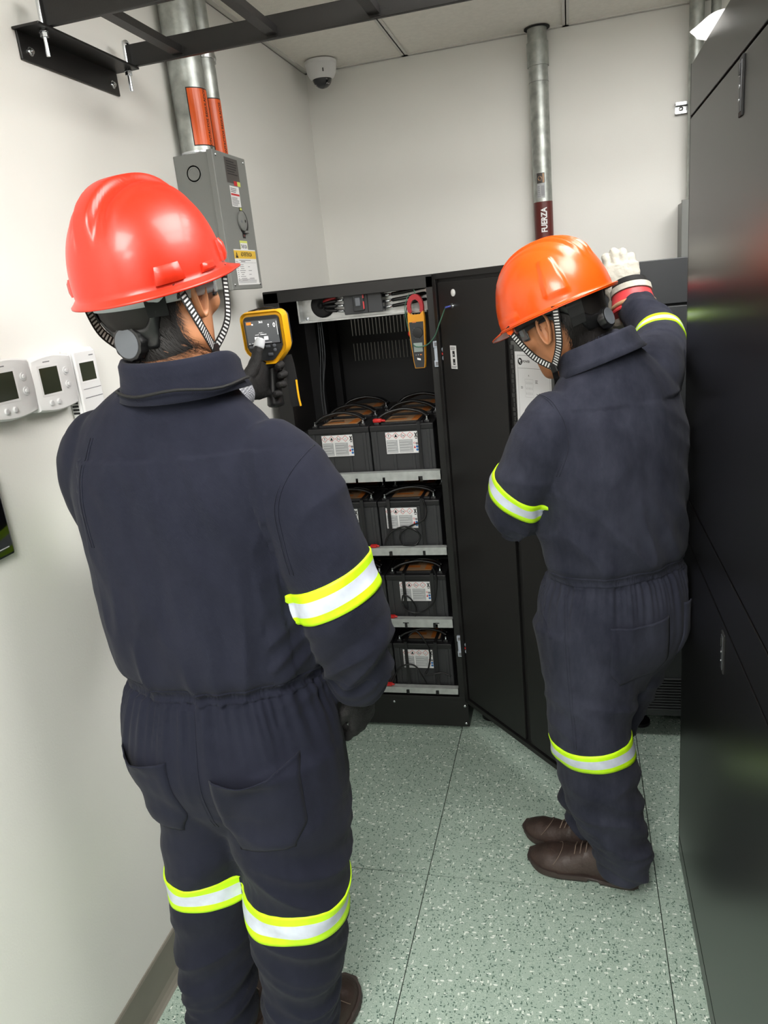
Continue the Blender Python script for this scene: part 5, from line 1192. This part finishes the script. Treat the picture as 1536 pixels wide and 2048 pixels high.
waistband(bv1, (-.640, 1.121, .945), .946, .031, 'navy_twill', cv1)
collar((-.618, 1.120, 1.466), (.0, -.10, 1), (.05, 1, 0), .084, .080, .048, 'collar', 'navy_twill', cv1, span=2.2, flare=.008)
b = B(); b.tube([(-.614 + .108 * math.sin(a), 1.112 + .104 * -math.cos(a), 1.462 + .003 * math.sin(a * 5)) for a in [-1.7 + 3.4 * k / 20 for k in range(21)]], .0025, 7, 0, 0); b.build('collar_cord', 'black_matte', cv1, True)
def pocket_out(w0, w1, h, pt):
    def f(t):
        hh = h * t; k = ss(.72, 1, t) * pt
        return (-w0 + (w0 - w1) * t + k * w1 * .9, w0 - (w0 - w1) * t - k * w1 * .9, hh + 0)
    return f
patch(bv1, (-.548, 1.0, .820), (1, .10, .17), (0, 0, 1), (.12, -1, 0), pocket_out(.078, .080, .170, .35), 'back_pocket', 'navy_twill', cv1, off=.0045, gape=.026)
patch(bv1, (-.757, 1.0, .835), (1, -.25, 0), (0, 0, 1), (-.30, -1, 0), pocket_out(.062, .066, .165, .35), 'back_pocket', 'navy_twill', cv1, off=.0045, gape=.018)
hat1M = mtx(MH1 @ V((0, -.002, .020)), (.22, 1, .20), (-.05, -.2, 1)) @ Matrix.Scale(.965, 4)
def seam(bvh, pts, nrm, parent, m, r=.0011, w2=True):
    b = B(); N = V(nrm).normalized(); P = []
    for p in spline(pts, 8):
        hit = bvh.ray_cast(p + N * .2, -N, .45)
        if hit[0] is not None: P.append(hit[0] + N * .0004)
    b.tube(P, r, 6, 0, 0); b.tube([p + N.cross(V((0, 0, 1))) * .006 for p in P], r * .5, 5, 0, 0); return b.build('seam', m, parent, True)
seam(bv1, [(-.372, 1, 1.385), (-.392, 1, 1.362), (-.420, 1, 1.325), (-.438, 1, 1.285), (-.441, 1, 1.24), (-.432, 1, 1.165)], (.1, -1, .1), cv1, 'navy_twill')
seam(bv1, [(-.762, 1, 1.40), (-.778, 1, 1.34), (-.780, 1, 1.28), (-.772, 1, 1.22)], (-.3, -1, .1), cv1, 'navy_twill')
seam(bv1, [(-.640, 1, .925), (-.642, 1, .80), (-.643, 1, .68)], (0, -1, 0), cv1, 'navy_twill')
hat1, sp1 = helmet(hat1M, P1, 'helmet_red', 'ridge'); suspension(MH1, P1, hat1, sp1, knob_r=.026, drop=-.072, MH=hat1M, bvh=bb1); glasses(MH1, P1)
shoe((-.612, 1.005, 0), math.radians(-12), P1, L=.285, lab='brown leather work shoe'); shoe((-.788, 1.030, 0), math.radians(-10), P1, lab='brown leather work shoe')
# hands
ML = mtx((-.674, 1.466, 1.410), (.16, 1, .04), (-1, .15, .10))
gl, TL, th = hand(ML, 'glove_black', 'glove', P1, curl=((.8, 1.2, .9), (.85, 1.2, .9), (.9, 1.2, .9), (.95, 1.2, .9)), thumb=((.80, .42, -.05), .15), sc=1.02, cuff=False, tl=.92)
b = B(); limb(b, [(*(th[0] + (th[1] - th[0]) * .35), .0112), (*((th[0] + th[1]) / 2 + (th[1] - th[0]) * .1), .0112), (*th[1], .0100)], (0, 0, 1), 14); put(b, TL); b.build('thumb_tip', 'glove_grey', gl, True)['label'] = 'light grey thumb tip of the glove'
b = B(); limb(b, [(-.716, 1.375, 1.350, .043), (-.694, 1.418, 1.388, .038), (-.676, 1.456, 1.406, .036)], (1, 0, 0), 24); b.build('knit_cuff', 'knit', P1, True)
MR = mtx((-.404, 1.176, .872), (-.05, .16, -1), (.8, -.3, .0))
hand(MR, 'glove_black', 'glove', P1, curl=(.75, .8, .85, .85), thumb=((.5, .75, -.5), .5), sc=.98)

# thermal imager held up in the left hand
im = thing('thermal_imager', 'yellow and black thermal imager held up in the left worker\'s gloved hand', 'thermal imager', (-.640, 1.55, 1.36))
iF = V((-.02, .99, .06)).normalized(); IM = mtx((-.6440, 1.548, 1.502), iF, (0, .0, 1)) @ Matrix.Scale(.90, 4)
def rrect(w_, h_, r, cut, n=5):
    P = []
    for (cx_, cz_, a0) in ((w_ - r, h_ - r, 0), (-(w_ - r), h_ - r, PI / 2)):
        for k in range(n + 1): a = a0 + PI / 2 * k / n; P.append((cx_ + r * math.cos(a), cz_ + r * math.sin(a)))
    P += [(-w_, -h_ + cut * 1.1), (-w_ + .004, -h_ + cut * .8), (-w_ + cut * .75, -h_ + .004), (-w_ + cut * .95, -h_), (w_ - cut * .95, -h_), (w_ - cut * .75, -h_ + .004), (w_ - .004, -h_ + cut * .8), (w_, -h_ + cut * 1.1)]
    return P
def iloft(prof, name, m, par, extra=None):
    b = B(); b.loft([[V((x * s_, y, z * s_)) for x, z in pts] for y, s_, pts in prof]); put(b, IM); return b.build(name, m, par, 'auto')
o1 = rrect(.0535, .0615, .016, .036); o2 = rrect(.0455, .0535, .010, .032)
hb = iloft([(-.004, .93, o1), (-.010, 1.0, o1), (0.004, 1.03, o1), (.024, 1.03, o1), (.034, .98, o1), (.042, .90, o1)], 'bezel', 'meter_yellow', im)
iloft([(.032, .96, o1), (.050, .93, o1), (.060, .80, o1)], 'rear_shell', 'dark_grey_plastic', im)
iloft([(-.0115, .985, o2), (-.006, .985, o2)], 'front_face', 'meter_dark', im)
b = B(); R = []
b.loft([[V((r * math.cos(a), y, z0 + r * math.sin(a) * .95)) for a in [2 * PI * k / 28 for k in range(28)]] for y, r, z0 in ((.055, .030, .006), (.085, .027, .006), (.088, .020, .006), (.082, .018, .006))]); put(b, IM); b.build('lens_barrel', 'black_plastic', im, 'auto')
q = Print(IM @ V((0, -.0117, 0)), IM.to_3x3() @ V((1, 0, 0)), IM.to_3x3() @ V((0, 0, 1)))
q.rect(-.0385, -.0125, .0385, .040, 'black_gloss', 1); q.rect(-.0365, -.0105, .0365, .0385, 'screen', 2)
q.rect(-.034, .031, -.023, .0365, 'screen_orange', 3); q.rect(-.0225, .0295, -.019, .0325, 'screen_white', 3); q.text('26.2', -.001, .0350, .0052, 'screen_white', 3, bold=.0002)
q.disc(.0155, .0285, .0018, 'screen_white', 3); q.disc(.0155, .0245, .001, 'screen_white', 3); q.disc(.0285, .0270, .0026, 'screen_white', 3, sy=1.9); q.disc(.0285, .0270, .0013, 'screen', 4, sy=2.2); q.rect(.034, .006, .0347, .035, 'screen_white', 3)
q.rect(-.018, .0085, -.009, .0092, 'screen_white', 3); q.rect(-.006, .0082, .008, .0094, 'screen_white', 3); q.rect(-.020, -.003, -.010, .0045, 'screen_white', 3); q.rect(.0015, -.003, .0110, .0045, 'screen_white', 3); q.rect(-.028, -.0085, .018, -.0080, 'screen_white', 3); q.rect(-.035, -.0095, -.0318, -.0085, 'screen_white', 3)
q.text('-- SELEC --', -.004, .0125, .003, 'screen_white', 3)
q.build('display', im)
for x0, x1, z0, z1 in ((-.039, -.025, -.0215, -.0155), (-.021, -.002, -.0215, -.0155), (.002, .014, -.0215, -.0155), (.006, .0185, -.0415, -.0345)):
    b = B(); b.box((x0, -.0135, z0), (x1, -.011, z1), bev=.001); put(b, IM); b.build('soft_key', 'grey_plastic', im, 'auto')
for x, z in ((.0245, -.018), (.0245, -.0285)):
    b = B(); b.lathe((x, -.0115, z), (0, -1, 0), [(0, .0042), (.0015, .0040), (.002, .0025), (.002, 0)], 18); put(b, IM); b.build('round_key', 'grey_plastic', im, 'auto')
b = B(); limb(b, [(-.002, .030, -.045, .019, .026), (-.002, .026, -.070, .0175, .023), (-.003, .020, -.100, .0170, .022), (-.004, .012, -.135, .0185, .024), (-.004, .008, -.165, .021, .027)], (1, 0, 0), 28); put(b, IM); b.build('pistol_grip', 'black_plastic', im, True)
b = B()
Lp = [IM @ V(p) for p in ((.036, .03, -.050), (.040, .028, -.075), (.043, .024, -.110), (.044, .02, -.150), (.046, .02, -.175))]
ribbon(Lp, IM.to_3x3() @ V((.2, -1, 0)), .022, 'hand_strap', 'black_matte', im, .01, .004)
ribbon([p + (IM.to_3x3() @ V((.010, -.0015, 0))) for p in Lp[2:]], IM.to_3x3() @ V((.6, -1, 0)), .004, 'strap_trim', 'meter_yellow', im, .01, .003)
b = B(); b.tube([IM @ V(p) for p in ((-.040, .02, .0625), (-.015, .02, .067), (.0, .02, .070), (.022, .02, .067), (.034, .02, .0615))], .0018, 8); b.build('lens_cap_cord', 'black_matte', im, True)

# ------------------------------------------------------------------ worker on the right, leaning in with the right arm raised
P2 = thing('person', 'worker in dusty navy coverall and orange hard hat bending his head behind the open door', 'person', (.06, 1.70, 0))
R2 = V((.81, .586, 0)).normalized(); F2 = V((-.586, .81, 0)).normalized()
T2 = [(.065, 1.705, .600, .09, .08), (.070, 1.700, .660, .140, .105), (.078, 1.700, .740, .182, .138), (.082, 1.702, .820, .184, .140), (.082, 1.702, .880, .172, .130), (.080, 1.700, .915, .162, .122), (.080, 1.698, .955, .172, .132), (.078, 1.692, 1.04, .176, .134), (.076, 1.688, 1.14, .180, .132), (.076, 1.688, 1.23, .182, .124), (.073, 1.688, 1.300, .162, .106), (.066, 1.690, 1.350, .120, .088), (.056, 1.694, 1.392, .080, .070), (.048, 1.698, 1.415, .066, .062)]
A2L = [(-.020, 1.628, 1.285, .068), (-.050, 1.606, 1.245, .075), (-.088, 1.608, 1.180, .073), (-.125, 1.622, 1.110, .068), (-.140, 1.655, 1.058, .064), (-.120, 1.715, 1.035, .060), (-.090, 1.775, 1.030, .052), (-.065, 1.820, 1.035, .045)]
A2R = [(.140, 1.735, 1.300, .068), (.165, 1.770, 1.325, .072), (.183, 1.835, 1.350, .069), (.200, 1.910, 1.375, .064), (.205, 1.970, 1.395, .060), (.192, 2.030, 1.425, .055), (.170, 2.095, 1.462, .050), (.158, 2.130, 1.480, .046)]
L2L = [(.012, 1.665, .78, .118, .125), (.018, 1.658, .68, .112, .115), (.022, 1.650, .56, .104, .104), (.026, 1.645, .45, .100, .098), (.042, 1.648, .33, .096, .092), (.066, 1.655, .22, .086, .084), (.088, 1.665, .125, .072, .074), (.098, 1.668, .070, .064, .068)]
L2R = [(.142, 1.735, .78, .115, .120), (.122, 1.765, .67, .104, .106), (.090, 1.790, .55, .094, .096), (.058, 1.805, .44, .088, .088), (.024, 1.815, .32, .083, .083), (.004, 1.812, .22, .076, .076), (.010, 1.798, .140, .068, .070), (.015, 1.790, .095, .062, .064)]
f2 = V((-.80, .48, -.35)); MH2 = mtx((-.020, 1.705, 1.476), f2, (-.10, -.06, 1))
def cloth_fn2(p, n):
    z = p.z; q = V((p.x * R2.x + p.y * R2.y, p.x * F2.x + p.y * F2.y, z))
    d = .0022 * noise.noise(V((p.x * 16, p.y * 16, z * 9))) + .0010 * noise.noise(V((p.x * 45, p.y * 45, z * 28)))
    if .90 < z < 1.30 and p.y < 1.85:
        k = ss(1.22, .97, z); d += .0095 * k * max(0, ridge(V((q.x + (z - 1) * .5, q.y, z)), 16, 6, 5, 1.1)) - .004 * k
        d += .0045 * (1 - k) * (ridge(V((q.x + (z - 1.2) * .9, q.y, z)), 9, 5, 7, 8.3) - .5)
    if .6 < z < .905:
        k = ss(.64, .9, z); a = math.atan2(p.y - 1.70, p.x - .08); d += .0070 * k * noise.noise(V((a * 7.5, z * 3, 4))) + .0028 * k * ss(.78, .9, z) * math.sin(a * 60 + 2 * math.sin(a * 9))
    d -= .008 * bump_(z, .915, .014) * (p.x > -.09)
    if z < .66:
        u = z + q.x * .35; d += .0085 * (ridge(V((q.x, q.y, u)), 5, 4, 14, 4.4) - .5) * ss(.70, .55, z) + .012 * (ridge(V((q.x, q.y, u)), 5, 5, 24, 2.7) - .5) * ss(.36, .10, z)
    if p.x < -.04 and 1.0 < z < 1.25: d += .007 * (ridge(V((p.x, p.y, z + p.x)), 8, 6, 16, 3.0) - .5) * ss(1.2, 1.05, z)
    if p.y > 1.85: d += .005 * (ridge(p, 7, 16, 8, 6.0) - .5)
    return d
b = clothes(T2, (A2L, A2R), (L2L, L2R), R2); me = fuse(b, .0050, 7); displace(me, cloth_fn2)

for v in me.vertices:      # cloth pressed flat against the rack's face
    if v.co.y < 1.835 and v.co.x > .2455: v.co.x = .2455 - .0005 * noise.noise(v.co * 30)
bv2 = bvh_of(me); cv2 = link('coverall', me, P2, ['navy_twill_dusty'], True)
NK2 = [(.060, 1.690, 1.34, .080, .065), (.042, 1.696, 1.395, .060, .060), (.022, 1.702, 1.425, .056, .060), (.004, 1.708, 1.45, .056, .06)]
bb2 = body_of('body', T2, (A2L, A2R), (L2L, L2R), R2, NK2, MH2, P2)
face_parts(MH2, P2); hair_mesh(MH2, P2, -.080, seed=5, bvh=bb2)
band(bv2, (-.128, 1.625, 1.095), (-.095, 1.610, 1.170), (.012, .019, .012), (LIM, SIL, LIM), 'reflective_band', cv2, tilt=(-.014, .012, .0))
band(bv2, (.203, 1.935, 1.385), (.197, 2.01, 1.415), (.012, .018, .012), (LIM, SIL, LIM), 'reflective_band', cv2)
band(bv2, (.026, 1.645, .432), (.022, 1.650, .54), (.014, .024, .014), (LIM, SIL, LIM), 'reflective_band', cv2, wav=.003)
waistband(bv2, (.080, 1.700, .915), .917, .028, 'navy_twill_dusty', cv2)
collar((.056, 1.694, 1.386), (-.34, .10, 1), (-.6, .8, 0), .076, .072, .040, 'collar', 'navy_twill_dusty', cv2, span=2.0, flare=.008)
patch(bv2, (.128, 1.60, .818), (1, .12, 0), (0, 0, 1), (.1, -1, 0), pocket_out(.068, .070, .155, .35), 'back_pocket', 'navy_twill_dusty', cv2, off=.004, gape=.006)
patch(bv2, (.225, 1.72, .83), (.5, 1, 0), (0, 0, 1), (1, -.5, 0), pocket_out(.055, .058, .15, .35), 'back_pocket', 'navy_twill_dusty', cv2, off=.004, gape=.006)
hat2M = mtx(MH2 @ V((0, .002, .026)), f2 + V((.0, 0, .05)), (-.10, -.06, 1))
seam(bv2, [(-.075, 1.6, 1.335), (-.040, 1.6, 1.315), (-.012, 1.6, 1.265), (-.008, 1.6, 1.21), (-.028, 1.6, 1.155)], (-.1, -1, .2), cv2, 'navy_twill_dusty')
seam(bv2, [(-.080, 1.62, .88), (-.090, 1.62, .85), (-.070, 1.62, .81), (-.038, 1.62, .775)], (-.5, -1, 0), cv2, 'navy_twill_dusty')
seam(bv2, [(-.02, 1.6, .88), (-.015, 1.6, .70), (-.005, 1.6, .50)], (-.2, -1, 0), cv2, 'navy_twill_dusty')
hat2, sp2 = helmet(hat2M, P2, 'helmet_orange', 'rib'); suspension(MH2, P2, hat2, sp2, knob_r=.022, sweat=False, drop=-.050, MH=hat2M, bvh=bb2); glasses(MH2, P2)
shoe((.132, 1.690, 0), math.atan2(1, 0) * 0 + math.atan2(-(-.985), .17) , P2, L=.29, lab='brown leather work shoe, the nearer one')
shoe((.075, 1.762, 0), math.atan2(.93, .36), P2, pitch=0, L=.265, lab='brown leather work shoe, the farther one', lift=.002)
# raised right hand in a white leather glove with red cuff
MG = mtx((.138, 2.172, 1.488), (-.10, .10, 1), (0, -1, .1))
hand(MG, 'glove_white', 'glove', P2, curl=((.15, 1.2, .5), (.12, 1.25, .5), (.14, 1.2, .5), (.18, 1.15, .5)), thumb=((.8, .7, -.1), .2), sc=1.02, mirror=True, cuff=True, fat=1.22, spread=.05)[0]['label'] = 'white leather glove gripping the cabinet top'
def cuff_(pts, name, m, par):
    b = B(); b.tube(pts, lambda t: .050 + .014 * (1 - t), 28, 0, 3); return b.build(name, m, par, True)
b = B(); b.lathe((.162, 2.115, 1.450), (-.12, .42, .9), [(0, .054), (0, .060), (.004, .061), (.008, .058), (.050, .050), (.050, .046)], 36); rc_ = b.build('rubber_cuff', 'cuff_red', P2, 'auto')
b = B(); b.lathe((.1605, 2.120, 1.461), (-.12, .42, .9), [(0, .0584), (0, .0594), (.010, .0580), (.010, .0570)], 36); b.build('printed_band', 'label_tan', rc_, True)
b = B(); b.lathe((.156, 2.136, 1.497), (-.12, .42, .9), [(0, .050), (0, .053), (.016, .052), (.016, .046)], 36); b.build('white_cuff', 'glove_white', P2, 'auto')
b = B(); b.lathe((.153, 2.143, 1.515), (-.12, .42, .9), [(0, .044), (0, .047), (.014, .044), (.014, .036)], 36); b.build('black_cuff_band', 'black_matte', P2, 'auto')
MG2 = mtx((-.060, 1.835, 1.035), (.35, .9, .05), (.2, 0, 1))
hand(MG2, 'glove_white', 'glove', P2, curl=(.5, .5, .5, .5), sc=1.0, cuff=True, fat=1.15, voxel=.004)
b = B(); b.lathe((-.083, 1.79, 1.028), (.45, .88, .05), [(0, .047), (0, .055), (.05, .050), (.05, .044)], 32); b.build('rubber_cuff', 'cuff_red', P2, 'auto')
